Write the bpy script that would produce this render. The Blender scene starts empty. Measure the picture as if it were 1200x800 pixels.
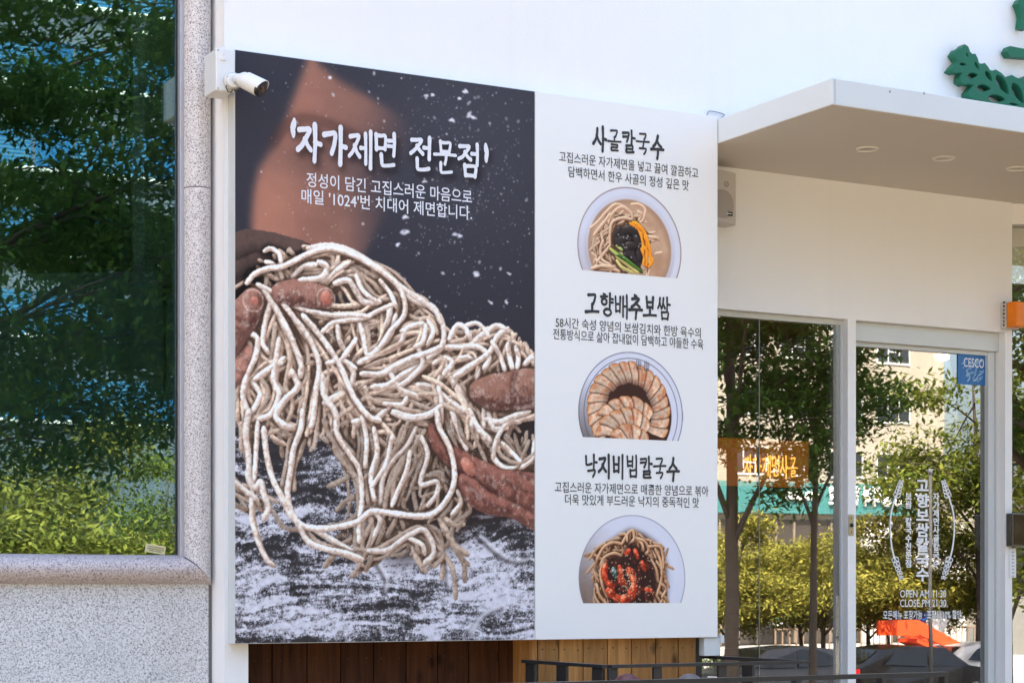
import bpy, bmesh, math, random
import numpy as np
from mathutils import Vector, Matrix

RNG = np.random.default_rng(1)
random.seed(4)
S = bpy.context.scene
COL = S.collection
R_ = math.radians

# ---------------------------------------------------------------- camera, sky, sun, exposure
YAW, FPX, CAM_Y, EYE = R_(29.0), 2337.0, -6.5, 1.25        # the facade plane is y = 0, the street lies towards -y
cd = bpy.data.cameras.new('camera'); cam = bpy.data.objects.new('camera', cd); COL.objects.link(cam)
cam.location = (0, CAM_Y, EYE); cam.rotation_euler = (R_(90), 0, -YAW)
cd.sensor_width = 36.0; cd.lens = 36.0 * FPX / 1200.0; cd.shift_y = 291.0 / 1200.0
cd.clip_start = .1; cd.clip_end = 3000
S.camera = cam

SUN_EL, SUN_AZ = R_(52), R_(-28)                             # azimuth from +y towards +x
w = bpy.data.worlds.new('World'); S.world = w; w.use_nodes = True
nt = w.node_tree; bg = nt.nodes['Background']
sk = nt.nodes.new('ShaderNodeTexSky'); sk.sky_type = 'NISHITA'; sk.sun_disc = False
sk.sun_elevation = SUN_EL; sk.sun_rotation = SUN_AZ; sk.air_density = 1.0; sk.dust_density = 5.5; sk.ozone_density = 1.0
nt.links.new(sk.outputs[0], bg.inputs[0]); bg.inputs[1].default_value = .15
sl = bpy.data.lights.new('sun', 'SUN'); sl.energy = 4.4; sl.angle = R_(.5); sl.color = (1, .95, .86)
so = bpy.data.objects.new('sun', sl); COL.objects.link(so)
sd = Vector((math.sin(SUN_AZ) * math.cos(SUN_EL), math.cos(SUN_AZ) * math.cos(SUN_EL), math.sin(SUN_EL)))
so.rotation_euler = (-sd).to_track_quat('-Z', 'Y').to_euler(); so.location = (0, 10, 40)
vs = S.view_settings
S.display_settings.display_device = 'sRGB'
vs.view_transform = 'Standard'; vs.look = 'None'; vs.gamma = 1; vs.exposure = 2.43; vs.use_curve_mapping = False
S.cycles.max_bounces = 8; S.cycles.transparent_max_bounces = 24; S.cycles.glossy_bounces = 4
S.cycles.caustics_reflective = False; S.cycles.caustics_refractive = False
S.cycles.use_denoising = True

def at(px, py, y):
    """the point on the plane y that stands at a place measured on the photograph (1200 x 800)"""
    u = (px - 600) / FPX
    dx, dy = math.sin(YAW) + u * math.cos(YAW), math.cos(YAW) - u * math.sin(YAW)
    t = (y - CAM_Y) / dy
    return Vector((t * dx, y, EYE + t * (691 - py) / FPX))
YG = .40                                                     # the shop's glass
def mir(px, py, Y, yg=YG):
    """the real place, out in the street, of something seen mirrored in glass at y = yg, Y behind it"""
    p = at(px, py, Y); return Vector((p.x, 2 * yg - Y, p.z))

# ---------------------------------------------------------------- object helpers
def link(o, parent=None):
    COL.objects.link(o)
    if parent is not None: o.parent = parent
    return o
def tag(o, label=None, cat=None, group=None, kind=None):
    for k, v in (('label', label), ('category', cat), ('group', group), ('kind', kind)):
        if v: o[k] = v
    return o
def empty(name, label, cat, group=None, loc=(0, 0, 0)):
    o = bpy.data.objects.new(name, None); o.empty_display_size = .2; o.location = loc
    return tag(link(o), label, cat, group)
def copy_tree(o, parent=None):
    c = o.copy(); COL.objects.link(c)
    if parent is not None: c.parent = parent
    for ch in list(o.children): copy_tree(ch, c)
    return c

class MB:
    """collects shapes, builds them as one mesh object"""
    def __init__(s): s.v = []; s.f = []; s.m = []; s.sm = []
    def add(s, verts, faces, mi=0, smooth=False):
        b = len(s.v); s.v += [tuple(p) for p in verts]
        for f in faces: s.f.append([b + i for i in f]); s.m.append(mi); s.sm.append(smooth)
        return s
    def box(s, x0, x1, y0, y1, z0, z1, mi=0, b=0.0):
        if b <= 0:
            v = [(x, y, z) for z in (z0, z1) for y in (y0, y1) for x in (x0, x1)]
            return s.add(v, [(0, 2, 3, 1), (4, 5, 7, 6), (0, 1, 5, 4), (2, 6, 7, 3), (0, 4, 6, 2), (1, 3, 7, 5)], mi)
        bm = bmesh.new(); bmesh.ops.create_cube(bm, size=1)
        for p in bm.verts:
            p.co = Vector((x0 + (p.co.x + .5) * (x1 - x0), y0 + (p.co.y + .5) * (y1 - y0), z0 + (p.co.z + .5) * (z1 - z0)))
        bmesh.ops.bevel(bm, geom=list(bm.edges), offset=b, segments=2, affect='EDGES', profile=.5)
        bm.verts.index_update()
        s.add([p.co.copy() for p in bm.verts], [[q.index for q in f.verts] for f in bm.faces], mi); bm.free()
        return s
    def tube(s, pts, r, n=10, mi=0, cap=True, smooth=True):
        P = [Vector(p) for p in pts]; rs = r if isinstance(r, (list, tuple)) else [r] * len(P)
        vv = []; up = Vector((0, 0, 1))
        d0 = (P[1] - P[0]).normalized()
        if abs(d0.z) > .9: up = Vector((0, 1, 0))
        a = d0.cross(up).normalized()
        for i, p in enumerate(P):
            d = (P[min(i + 1, len(P) - 1)] - P[max(i - 1, 0)]).normalized()
            a = (a - d * a.dot(d)).normalized(); c = d.cross(a)
            for k in range(n):
                t = 2 * math.pi * k / n
                vv.append(p + (a * math.cos(t) + c * math.sin(t)) * rs[i])
        ff = []
        for i in range(len(P) - 1):
            for k in range(n):
                ff.append((i * n + k, i * n + (k + 1) % n, (i + 1) * n + (k + 1) % n, (i + 1) * n + k))
        s.add(vv, ff, mi, smooth)
        if cap:
            b = len(s.v) - len(vv)
            s.f += [[b + k for k in range(n)][::-1], [b + (len(P) - 1) * n + k for k in range(n)]]; s.m += [mi, mi]; s.sm += [False, False]
        return s
    def prism(s, poly, f0, f1, mi=0):
        """a polygon swept from f0(p) to f1(p)"""
        n = len(poly); v = [f0(p) for p in poly] + [f1(p) for p in poly]
        return s.add(v, [list(range(n)), list(range(2 * n - 1, n - 1, -1))] + [(i, n + i, n + (i + 1) % n, (i + 1) % n) for i in range(n)], mi)
    def ball(s, c, r, mi=0, sc=(1, 1, 1), nu=16, nv=10):
        v = []; f = []
        for j in range(nv + 1):
            th = math.pi * j / nv
            for i in range(nu):
                ph = 2 * math.pi * i / nu
                v.append((c[0] + r * sc[0] * math.sin(th) * math.cos(ph), c[1] + r * sc[1] * math.sin(th) * math.sin(ph), c[2] + r * sc[2] * math.cos(th)))
        for j in range(nv):
            for i in range(nu):
                a, b, c_, d = j * nu + i, j * nu + (i + 1) % nu, (j + 1) * nu + (i + 1) % nu, (j + 1) * nu + i
                f.append((d, c_, b, a) if 0 < j < nv - 1 else ((d, c_, a) if j == 0 else (d, b, a)))
        return s.add(v, f, mi, True)
    def build(s, name, mats, parent=None, recalc=True):
        me = bpy.data.meshes.new(name); me.from_pydata(s.v, [], s.f); 
        for m in (mats if isinstance(mats, (list, tuple)) else [mats]): me.materials.append(m)
        me.polygons.foreach_set('material_index', s.m); me.polygons.foreach_set('use_smooth', s.sm)
        if recalc:
            bm = bmesh.new(); bm.from_mesh(me); bmesh.ops.recalc_face_normals(bm, faces=bm.faces); bm.to_mesh(me); bm.free()
        me.update()
        return link(bpy.data.objects.new(name, me), parent)

# ---------------------------------------------------------------- materials
def new_mat(name):
    m = bpy.data.materials.new(name); m.use_nodes = True
    n = m.node_tree.nodes; return m, m.node_tree, n['Principled BSDF'], n, m.node_tree.links
def mat(name, col, rough=.6, metal=0.0, var=.0, scale=6.0, bump=0.0, bscale=80.0, spec=.5, stretch=(1, 1, 1), emit=0.0, streak=0.0):
    m, t, p, n, l = new_mat(name)
    p.inputs['Roughness'].default_value = rough; p.inputs['Metallic'].default_value = metal
    p.inputs['Specular IOR Level'].default_value = spec
    c = (*col, 1)
    p.inputs['Base Color'].default_value = c
    if emit: p.inputs['Emission Color'].default_value = c; p.inputs['Emission Strength'].default_value = emit
    tc = n.new('ShaderNodeTexCoord'); mp = n.new('ShaderNodeMapping'); mp.inputs['Scale'].default_value = stretch
    l.new(tc.outputs['Object'], mp.inputs[0])
    if var:
        nz = n.new('ShaderNodeTexNoise'); nz.inputs['Scale'].default_value = scale; nz.inputs['Detail'].default_value = 6; nz.inputs['Roughness'].default_value = .6
        l.new(mp.outputs[0], nz.inputs['Vector'])
        mx = n.new('ShaderNodeMix'); mx.data_type = 'RGBA'
        mx.inputs['A'].default_value = (*[x * (1 - var) for x in col], 1); mx.inputs['B'].default_value = (*[min(1, x * (1 + var)) for x in col], 1)
        l.new(nz.outputs['Fac'], mx.inputs['Factor']); l.new(mx.outputs['Result'], p.inputs['Base Color'])
        if streak:                                            # faint rain streaks that run down
            m2 = n.new('ShaderNodeMapping'); m2.inputs['Scale'].default_value = (9, 9, .35); l.new(tc.outputs['Object'], m2.inputs[0])
            n2 = n.new('ShaderNodeTexNoise'); n2.inputs['Scale'].default_value = 2.0; n2.inputs['Detail'].default_value = 5; l.new(m2.outputs[0], n2.inputs['Vector'])
            rp = n.new('ShaderNodeMapRange'); rp.inputs['From Min'].default_value = .52; rp.inputs['From Max'].default_value = .8; rp.inputs['To Max'].default_value = streak
            l.new(n2.outputs['Fac'], rp.inputs[0])
            m3 = n.new('ShaderNodeMix'); m3.data_type = 'RGBA'; m3.inputs['B'].default_value = (.42, .42, .40, 1)
            l.new(rp.outputs[0], m3.inputs['Factor']); l.new(mx.outputs['Result'], m3.inputs['A']); l.new(m3.outputs['Result'], p.inputs['Base Color'])
    if bump:
        nb = n.new('ShaderNodeTexNoise'); nb.inputs['Scale'].default_value = bscale; nb.inputs['Detail'].default_value = 4
        l.new(mp.outputs[0], nb.inputs['Vector'])
        bp = n.new('ShaderNodeBump'); bp.inputs['Strength'].default_value = bump; bp.inputs['Distance'].default_value = .01
        l.new(nb.outputs['Fac'], bp.inputs['Height']); l.new(bp.outputs[0], p.inputs['Normal'])
    return m
def granite(name, a, b, c, scale=260):
    m, t, p, n, l = new_mat(name)
    tc = n.new('ShaderNodeTexCoord')
    vo = n.new('ShaderNodeTexVoronoi'); vo.inputs['Scale'].default_value = scale; vo.inputs['Randomness'].default_value = 1
    l.new(tc.outputs['Object'], vo.inputs['Vector'])
    sp = n.new('ShaderNodeSeparateColor'); l.new(vo.outputs['Color'], sp.inputs[0])
    rp = n.new('ShaderNodeValToRGB'); e = rp.color_ramp.elements
    e[0].position = 0; e[0].color = (*c, 1); e[1].position = .22; e[1].color = (*b, 1)
    q = e.new(.34); q.color = (*a, 1); q = e.new(.9); q.color = (*[x * 1.18 for x in a], 1)
    l.new(sp.outputs[0], rp.inputs[0])
    nz = n.new('ShaderNodeTexNoise'); nz.inputs['Scale'].default_value = 5; nz.inputs['Detail'].default_value = 5; l.new(tc.outputs['Object'], nz.inputs['Vector'])
    mr = n.new('ShaderNodeMapRange'); mr.inputs['To Min'].default_value = .82; mr.inputs['To Max'].default_value = 1.12; l.new(nz.outputs['Fac'], mr.inputs[0])
    mx = n.new('ShaderNodeMix'); mx.data_type = 'RGBA'; mx.blend_type = 'MULTIPLY'; mx.inputs['Factor'].default_value = 1
    l.new(rp.outputs[0], mx.inputs['A']); l.new(mr.outputs[0], mx.inputs['B']); l.new(mx.outputs['Result'], p.inputs['Base Color'])
    p.inputs['Roughness'].default_value = .55
    bp = n.new('ShaderNodeBump'); bp.inputs['Strength'].default_value = .25; bp.inputs['Distance'].default_value = .002
    l.new(sp.outputs[0], bp.inputs['Height']); l.new(bp.outputs[0], p.inputs['Normal'])
    return m
def glass(name, tint, refl, rough=0.0, wave=.0, rcol=(1, 1, 1)):
    """architectural pane: part mirror, part tinted see-through"""
    m = bpy.data.materials.new(name); m.use_nodes = True; t = m.node_tree; n = t.nodes; l = t.links; n.clear()
    o = n.new('ShaderNodeOutputMaterial'); tr = n.new('ShaderNodeBsdfTransparent'); gl = n.new('ShaderNodeBsdfGlossy'); mx = n.new('ShaderNodeMixShader')
    tr.inputs[0].default_value = (*tint, 1); gl.inputs['Roughness'].default_value = rough; gl.inputs['Color'].default_value = (*rcol, 1)
    fr = n.new('ShaderNodeFresnel'); fr.inputs['IOR'].default_value = 1.5
    mr = n.new('ShaderNodeMapRange'); mr.inputs['From Min'].default_value = .04; mr.inputs['From Max'].default_value = 1; mr.inputs['To Min'].default_value = refl; mr.inputs['To Max'].default_value = 1
    l.new(fr.outputs[0], mr.inputs[0]); l.new(mr.outputs[0], mx.inputs[0]); l.new(tr.outputs[0], mx.inputs[1]); l.new(gl.outputs[0], mx.inputs[2]); l.new(mx.outputs[0], o.inputs[0])
    if wave:
        tc = n.new('ShaderNodeTexCoord'); nz = n.new('ShaderNodeTexNoise'); nz.inputs['Scale'].default_value = 1.6; nz.inputs['Detail'].default_value = 1
        l.new(tc.outputs['Object'], nz.inputs['Vector']); bp = n.new('ShaderNodeBump'); bp.inputs['Strength'].default_value = wave; bp.inputs['Distance'].default_value = .02
        l.new(nz.outputs['Fac'], bp.inputs['Height']); l.new(bp.outputs[0], gl.inputs['Normal'])
    return m
def leafmat(name, a, b, tl=.35):
    m = bpy.data.materials.new(name); m.use_nodes = True; t = m.node_tree; n = t.nodes; l = t.links; n.clear()
    o = n.new('ShaderNodeOutputMaterial'); d = n.new('ShaderNodeBsdfDiffuse'); tr = n.new('ShaderNodeBsdfTranslucent'); mx = n.new('ShaderNodeMixShader'); mx.inputs[0].default_value = tl
    at_ = n.new('ShaderNodeAttribute'); at_.attribute_name = 'tint'
    rp = n.new('ShaderNodeMix'); rp.data_type = 'RGBA'; rp.inputs['A'].default_value = (*a, 1); rp.inputs['B'].default_value = (*b, 1)
    l.new(at_.outputs['Fac'], rp.inputs['Factor'])
    for q in (d, tr): l.new(rp.outputs['Result'], q.inputs[0])
    l.new(d.outputs[0], mx.inputs[1]); l.new(tr.outputs[0], mx.inputs[2]); l.new(mx.outputs[0], o.inputs[0])
    return m
def woodmat(name, a, b, rough=.55):
    m, t, p, n, l = new_mat(name)
    tc = n.new('ShaderNodeTexCoord'); at_ = n.new('ShaderNodeAttribute'); at_.attribute_name = 'tint'
    ad = n.new('ShaderNodeVectorMath'); ad.operation = 'ADD'
    sc = n.new('ShaderNodeVectorMath'); sc.operation = 'SCALE'; sc.inputs['Scale'].default_value = 13.0
    l.new(at_.outputs['Vector'], sc.inputs[0]); l.new(tc.outputs['Object'], ad.inputs[0]); l.new(sc.outputs[0], ad.inputs[1])
    mp = n.new('ShaderNodeMapping'); mp.inputs['Scale'].default_value = (22, 22, 1.6); l.new(ad.outputs[0], mp.inputs[0])
    nz = n.new('ShaderNodeTexNoise'); nz.inputs['Scale'].default_value = 1.6; nz.inputs['Detail'].default_value = 8; nz.inputs['Roughness'].default_value = .65; nz.inputs['Distortion'].default_value = .6
    l.new(mp.outputs[0], nz.inputs['Vector'])
    rp = n.new('ShaderNodeValToRGB'); e = rp.color_ramp.elements; e[0].position = .3; e[0].color = (*a, 1); e[1].position = .68; e[1].color = (*b, 1)
    l.new(nz.outputs['Fac'], rp.inputs[0])
    mp2 = n.new('ShaderNodeMapping'); mp2.inputs['Scale'].default_value = (9, 9, 5); l.new(ad.outputs[0], mp2.inputs[0])
    vo = n.new('ShaderNodeTexVoronoi'); vo.inputs['Scale'].default_value = 1.1; l.new(mp2.outputs[0], vo.inputs['Vector'])   # knots
    mr = n.new('ShaderNodeMapRange'); mr.inputs['From Min'].default_value = .05; mr.inputs['From Max'].default_value = .2; mr.inputs['To Min'].default_value = .3; mr.inputs['To Max'].default_value = 1; l.new(vo.outputs['Distance'], mr.inputs[0])
    mt = n.new('ShaderNodeMapRange'); mt.inputs['To Min'].default_value = .72; mt.inputs['To Max'].default_value = 1.2; l.new(at_.outputs['Fac'], mt.inputs[0])
    m1 = n.new('ShaderNodeMath'); m1.operation = 'MULTIPLY'; l.new(mr.outputs[0], m1.inputs[0]); l.new(mt.outputs[0], m1.inputs[1])
    mx = n.new('ShaderNodeMix'); mx.data_type = 'RGBA'; mx.blend_type = 'MULTIPLY'; mx.inputs['Factor'].default_value = 1
    l.new(rp.outputs[0], mx.inputs['A']); l.new(m1.outputs[0], mx.inputs['B']); l.new(mx.outputs['Result'], p.inputs['Base Color'])
    p.inputs['Roughness'].default_value = rough; p.inputs['Specular IOR Level'].default_value = .2
    bp = n.new('ShaderNodeBump'); bp.inputs['Strength'].default_value = .3; bp.inputs['Distance'].default_value = .003; l.new(nz.outputs['Fac'], bp.inputs['Height']); l.new(bp.outputs[0], p.inputs['Normal'])
    return m
def printmat(name, rough=.42):
    m, t, p, n, l = new_mat(name)
    a = n.new('ShaderNodeAttribute'); a.attribute_name = 'ink'; l.new(a.outputs['Color'], p.inputs['Base Color'])
    p.inputs['Roughness'].default_value = rough; p.inputs['Specular IOR Level'].default_value = .12
    return m

WHITE = mat('white_render', (.82, .82, .815), .75, var=.03, scale=2.5, bump=.12, bscale=140, streak=.03)
CREAM = mat('warm_white_render', (.80, .755, .68), .8, var=.03, scale=2, bump=.1, bscale=140)
SOFFIT = mat('soffit_board', (.60, .565, .53), .8, var=.03, scale=2)
PAINT = mat('white_metal_paint', (.60, .635, .64), .35, var=.03, scale=4, streak=.02)
PANELW = mat('white_sign_face', (.80, .81, .80), .4, var=.012, scale=3, spec=.3)
ALU = mat('aluminium_edge', (.55, .55, .56), .35, metal=.7)
GREY = mat('grey_metal', (.32, .33, .34), .4, metal=.3)
BLACK = mat('black_paint', (.018, .019, .021), .38, var=.2, scale=30)
DARKP = mat('black_plastic', (.012, .012, .013), .25)
CAMW = mat('white_plastic', (.72, .73, .73), .38, var=.04, scale=20)
SPKG = mat('grey_beige_plastic', (.52, .49, .46), .5)
GRAN = granite('grey_granite', (.66, .66, .67), (.38, .38, .39), (.12, .115, .12), 360)
GRANC = granite('warm_grey_granite', (.62, .585, .575), (.36, .315, .31), (.11, .10, .10), 360)
GRANP = granite('pinkish_granite', (.56, .495, .49), (.35, .285, .28), (.11, .095, .095), 360)
GREEN = mat('green_enamel', (.014, .125, .066), .5, var=.08, scale=9, spec=.25)
ORANGE = mat('amber_lens', (.80, .21, .006), .25, var=.15, scale=30, spec=.3)
BLUE = mat('blue_film', (.015, .14, .40), .4, var=.18, scale=40)
INKW = mat('white_lettering', (.74, .75, .80), .5)
VINYL = mat('white_vinyl', (.85, .86, .87), .5)
INKB = mat('black_lettering', (.022, .022, .026), .5)
WOODD = woodmat('dark_stained_plank', (.022, .0075, .003), (.085, .030, .011), .8)
WOODL = woodmat('pine_plank', (.20, .088, .024), (.42, .215, .07), .8)
PRINT = printmat('printed_vinyl')
GLS = glass('shop_glass', (.62, .60, .55), .30, wave=.018)
GLD = glass('tinted_glass', (.60, .70, .68), .25, wave=.02, rcol=(.58, .77, .76))
# ---------------------------------------------------------------- printed pictures (computed, no files)
# A print is computed as a grid of colours and stored as vertex colours of a fine flat mesh.
class Raster:
    def __init__(s, w, h):
        s.W, s.H = w, h
        s.Z = np.full((h, w), -1e3); s.NX = np.zeros((h, w)); s.NY = np.zeros((h, w))
        s.CL = np.zeros((h, w, 3)); s.CS = np.zeros((h, w, 3)); s.T = np.zeros((h, w))
        s.G = np.zeros((h, w))
    def tube(s, pts, r, z0, light, dark, zs=1.0, taper=None, gloss=0.0, wob=0.06, rng=None):
        P = spline2(pts, 1.0)
        n = len(P); rng = rng or RNG
        ph = rng.uniform(0, 6.28, 3)
        for i in range(n):
            t = i / max(1, n - 1)
            rr = r * (1 + wob * (math.sin(i * .13 + ph[0]) * .6 + math.sin(i * .31 + ph[1]) * .4))
            if taper: rr *= taper[0] + (taper[1] - taper[0]) * t
            e = min(i, n - 1 - i)
            if e < rr: rr *= .75 + .25 * e / max(rr, 1e-6)
            zc = z0 + 3.0 * math.sin(t * 5.0 + ph[2])
            x, y = P[i]
            x0, x1 = max(0, int(x - rr)), min(s.W, int(x + rr) + 2)
            y0, y1 = max(0, int(y - rr)), min(s.H, int(y + rr) + 2)
            if x0 >= x1 or y0 >= y1: continue
            yy, xx = np.mgrid[y0:y1, x0:x1]
            dx = (xx - x) / rr; dy = (yy - y) / rr
            d2 = dx * dx + dy * dy
            z = zc + zs * rr * np.sqrt(np.clip(1 - d2, 0, 1))
            m = (d2 < 1) & (z > s.Z[y0:y1, x0:x1])
            s.Z[y0:y1, x0:x1][m] = z[m]
            s.NX[y0:y1, x0:x1][m] = dx[m]; s.NY[y0:y1, x0:x1][m] = dy[m]
            s.CL[y0:y1, x0:x1][m] = light; s.CS[y0:y1, x0:x1][m] = dark
            s.G[y0:y1, x0:x1][m] = gloss
            s.T[y0:y1, x0:x1][m] = 1
    def resolve(s, img, L=(-.35, -.75, .55), flour=None, ao=(3, 11), grow=1.0, amb=.22, gain=1.0):
        L = np.array(L) / np.linalg.norm(L)
        nz = np.sqrt(np.clip(1 - s.NX ** 2 - s.NY ** 2, 0, 1))
        d = np.clip(s.NX * L[0] + s.NY * L[1] + nz * L[2], 0, 1)
        Zc = np.where(s.T > 0, s.Z, np.maximum(s.Z, s.Z[s.T > 0].min() - 8 if s.T.any() else 0))
        occ = np.zeros_like(d)
        for k in ao:
            occ += np.clip((gblur(Zc, k) - Zc) / (k * 1.1), 0, 1) * .75
        occ = np.clip(occ * grow, 0, 1)
        q = np.clip((amb + (1 - amb) * d) * gain, 0, 1) * (1 - .78 * occ)
        q = np.clip(q, 0, 1)[..., None]
        c = s.CS * (1 - q) + s.CL * q
        c = c * (1 - .45 * occ[..., None])
        if flour is not None:
            c = c * flour[..., None]
        h = np.clip(d, 0, 1) ** 14 * s.G
        c = c + h[..., None] * (1 - c)
        m = gblur(s.T, .6)[..., None]
        m = np.where(s.T[..., None] > 0, np.clip(m * 1.4, 0, 1), 0)
        return img * (1 - m) + c * m

def gblur(a, sg):
    """gaussian blur by three box passes"""
    r = max(1, int(round(sg * 1.0)))
    if sg < .8:
        b = np.pad(a, 1, mode='edge')
        return (b[1:-1, 1:-1] * 4 + b[:-2, 1:-1] + b[2:, 1:-1] + b[1:-1, :-2] + b[1:-1, 2:]) / 8
    for _ in range(3):
        for ax in (0, 1):
            pw = [(0, 0), (0, 0)]; pw[ax] = (r + 1, r)
            c = np.cumsum(np.pad(a, pw, mode='edge'), axis=ax)
            n = a.shape[ax]
            hi = np.take(c, np.arange(2 * r + 1, 2 * r + 1 + n), axis=ax)
            lo = np.take(c, np.arange(0, n), axis=ax)
            a = (hi - lo) / (2 * r + 1)
    return a

def vnoise(h, w, sx, sy, rng):
    """smooth value noise with cell size sx, sy (pixels)"""
    gw, gh = int(w / sx) + 3, int(h / sy) + 3
    g = rng.random((gh, gw))
    x = np.arange(w) / sx; y = np.arange(h) / sy
    xi = x.astype(int); yi = y.astype(int)
    fx = x - xi; fy = y - yi
    fx = fx * fx * (3 - 2 * fx); fy = fy * fy * (3 - 2 * fy)
    a = g[np.ix_(yi, xi)]; b = g[np.ix_(yi, xi + 1)]; c = g[np.ix_(yi + 1, xi)]; d = g[np.ix_(yi + 1, xi + 1)]
    return (a * (1 - fx) + b * fx) * (1 - fy)[:, None] + (c * (1 - fx) + d * fx) * fy[:, None]

def fbm(h, w, sx, sy, rng, oct=4, gain=.55):
    t = np.zeros((h, w)); amp = 1; tot = 0
    for o in range(oct):
        t += amp * vnoise(h, w, max(1.01, sx / 2 ** o), max(1.01, sy / 2 ** o), rng); tot += amp; amp *= gain
    return t / tot

def warp(a, dx, dy):
    h, w = a.shape
    yy, xx = np.mgrid[0:h, 0:w]
    return a[np.clip((yy + dy).astype(int), 0, h - 1), np.clip((xx + dx).astype(int), 0, w - 1)]

def spline2(pts, step):
    """Catmull-Rom through 2-D points, resampled every step"""
    P = [np.array(p, float) for p in pts]
    if len(P) == 2: P = [P[0], (P[0] + P[1]) / 2, P[1]]
    Q = [2 * P[0] - P[1]] + P + [2 * P[-1] - P[-2]]
    out = []
    for i in range(1, len(Q) - 2):
        a, b, c, d = Q[i - 1], Q[i], Q[i + 1], Q[i + 2]
        n = max(2, int(np.linalg.norm(c - b) / step * 1.1))
        t = np.arange(n)[:, None] / n
        out.append(.5 * (2 * b + (c - a) * t + (2 * a - 5 * b + 4 * c - d) * t * t + (3 * b - a - 3 * c + d) * t ** 3))
    out.append(P[-1][None])
    return np.concatenate(out)

def polymask(h, w, pts):
    """filled polygon as a 0/1 mask"""
    yy, xx = np.mgrid[0:h, 0:w]
    m = np.zeros((h, w), bool)
    n = len(pts)
    for i in range(n):
        (x0, y0), (x1, y1) = pts[i], pts[(i + 1) % n]
        if y0 == y1: continue
        c = ((y0 > yy) != (y1 > yy)) & (xx < (x1 - x0) * (yy - y0) / (y1 - y0) + x0)
        m ^= c
    return m.astype(float)

def rgb(*c): return np.array(c, float) / 255.0
def smooth(a, lo, hi):
    t = np.clip((a - lo) / (hi - lo), 0, 1)
    return t * t * (3 - 2 * t)
def mix(img, col, m):
    m = m[..., None]
    return img * (1 - m) + col * m

NOODLES_A = """60,260 90,225 140,205 200,195 290,150 370,130 450,150 540,200 620,260 650,320 650,380 600,440 560,500
290,130 380,120 470,150 560,210 640,275 730,335 780,380 800,440 790,500 740,540
125,140 150,130 180,150 190,190
130,180 160,190 190,230 190,290
440,185 400,210 340,260 280,300
100,265 160,295 230,340 300,365 380,380 450,380 520,385
120,280 160,340 210,430 240,500 262,560 262,610
150,330 130,400 120,480 140,520
170,300 230,380 290,460 330,560 320,660 310,760 300,800
270,380 330,450 380,520 420,590 440,640 470,700 520,760 560,775
341,445 380,410 430,400 500,390 560,360 610,340
400,420 410,480 440,530
480,400 500,470 515,530 560,500 600,450 620,380
480,560 540,530 600,510 640,480 660,430 720,410
490,600 560,600 620,570 680,540 740,520 790,500
500,640 520,690 570,710 640,715 660,690
530,650 590,640 650,600 700,570 750,520
350,710 420,670 470,640
60,440 100,470 90,540 60,600 45,680 60,740 60,810
180,470 170,540 160,620 180,680 150,750 100,770
200,540 130,590 90,620
70,760 110,680 80,620 130,560 190,560
440,560 460,600 450,660 480,720 530,770 580,740
610,740 680,760 740,750 790,720
800,500 860,500 930,500 970,540 950,580
810,570 830,620 870,690 900,760 905,800
790,580 780,640 790,700 790,790
840,610 900,570 970,520 1000,460 1040,430
900,490 950,450 1000,420 1040,440
950,540 960,620 950,700 950,800
880,420 920,410 950,430 970,460
1040,490 1045,530 1060,590
1070,500 1080,540 1075,580
820,470 850,420 880,430 900,470
700,640 760,650 820,700 880,740
1100,570 1130,540 1140,580
960,770 1010,780 1060,760 1120,740
700,490 720,560 690,600 640,640 560,650
640,440 690,420 730,420 720,480 690,500
740,400 760,440 740,490
600,340 590,400 570,440
470,230 490,280 520,310 550,330
330,180 360,200 340,240 260,250
230,240 270,200 320,190
390,260 440,250 470,290 500,330 560,330
560,250 600,300 620,350
640,290 700,330 760,350 790,410
360,560 420,550 470,580
230,590 250,650 200,700 170,760 210,800
340,600 350,680 390,740 400,800
600,600 640,660 700,680
470,470 450,500 420,540
760,560 800,540 830,560 800,600
980,480 1010,530 1030,590
860,540 900,540 930,580 920,640"""
NOODLES_B = """60,0 50,80 60,160 60,230 80,260 100,240 110,280 125,330 110,365
90,40 85,120 80,200 70,280 70,360 90,440 120,500 140,515
110,60 120,150 140,230 170,290 200,350 250,390 330,395 420,375 470,340 540,345 620,355 680,345 730,290 750,220 735,130 700,60 690,0
240,0 235,60 210,130 200,200 190,270 200,330 230,390 260,440 320,465 390,480 440,500
270,390 330,430 400,470 440,490
350,40 360,90 400,150 430,200 440,290 430,380 430,440
440,20 455,100 450,190
620,60 590,120 540,170 510,230 500,320
600,140 590,200 560,270 540,320
470,330 500,370 470,440 450,480
640,90 660,150 640,220 640,250 690,240 690,280 660,320
460,470 520,470 580,430 640,400 670,430 680,480 650,510
600,430 640,450 650,480
880,160 910,190 960,195 1010,160 1020,100
880,160 890,100 930,40 970,40
740,0 760,60 790,130
800,0 830,60 870,100
860,0 880,60 910,60
910,110 940,140 970,170
150,20 170,50 210,60
540,10 600,30 660,20 690,0
760,270 770,310 740,350
15,240 50,270 90,300
480,60 490,140 470,220 480,300
540,90 520,180 470,260
410,40 470,30 520,60 560,120"""

def parse(s, ox, oy, k):
    return [[(ox + float(a.split(',')[0]) / k, oy + float(a.split(',')[1]) / k) for a in l.split()] for l in s.split('\n')]

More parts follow.
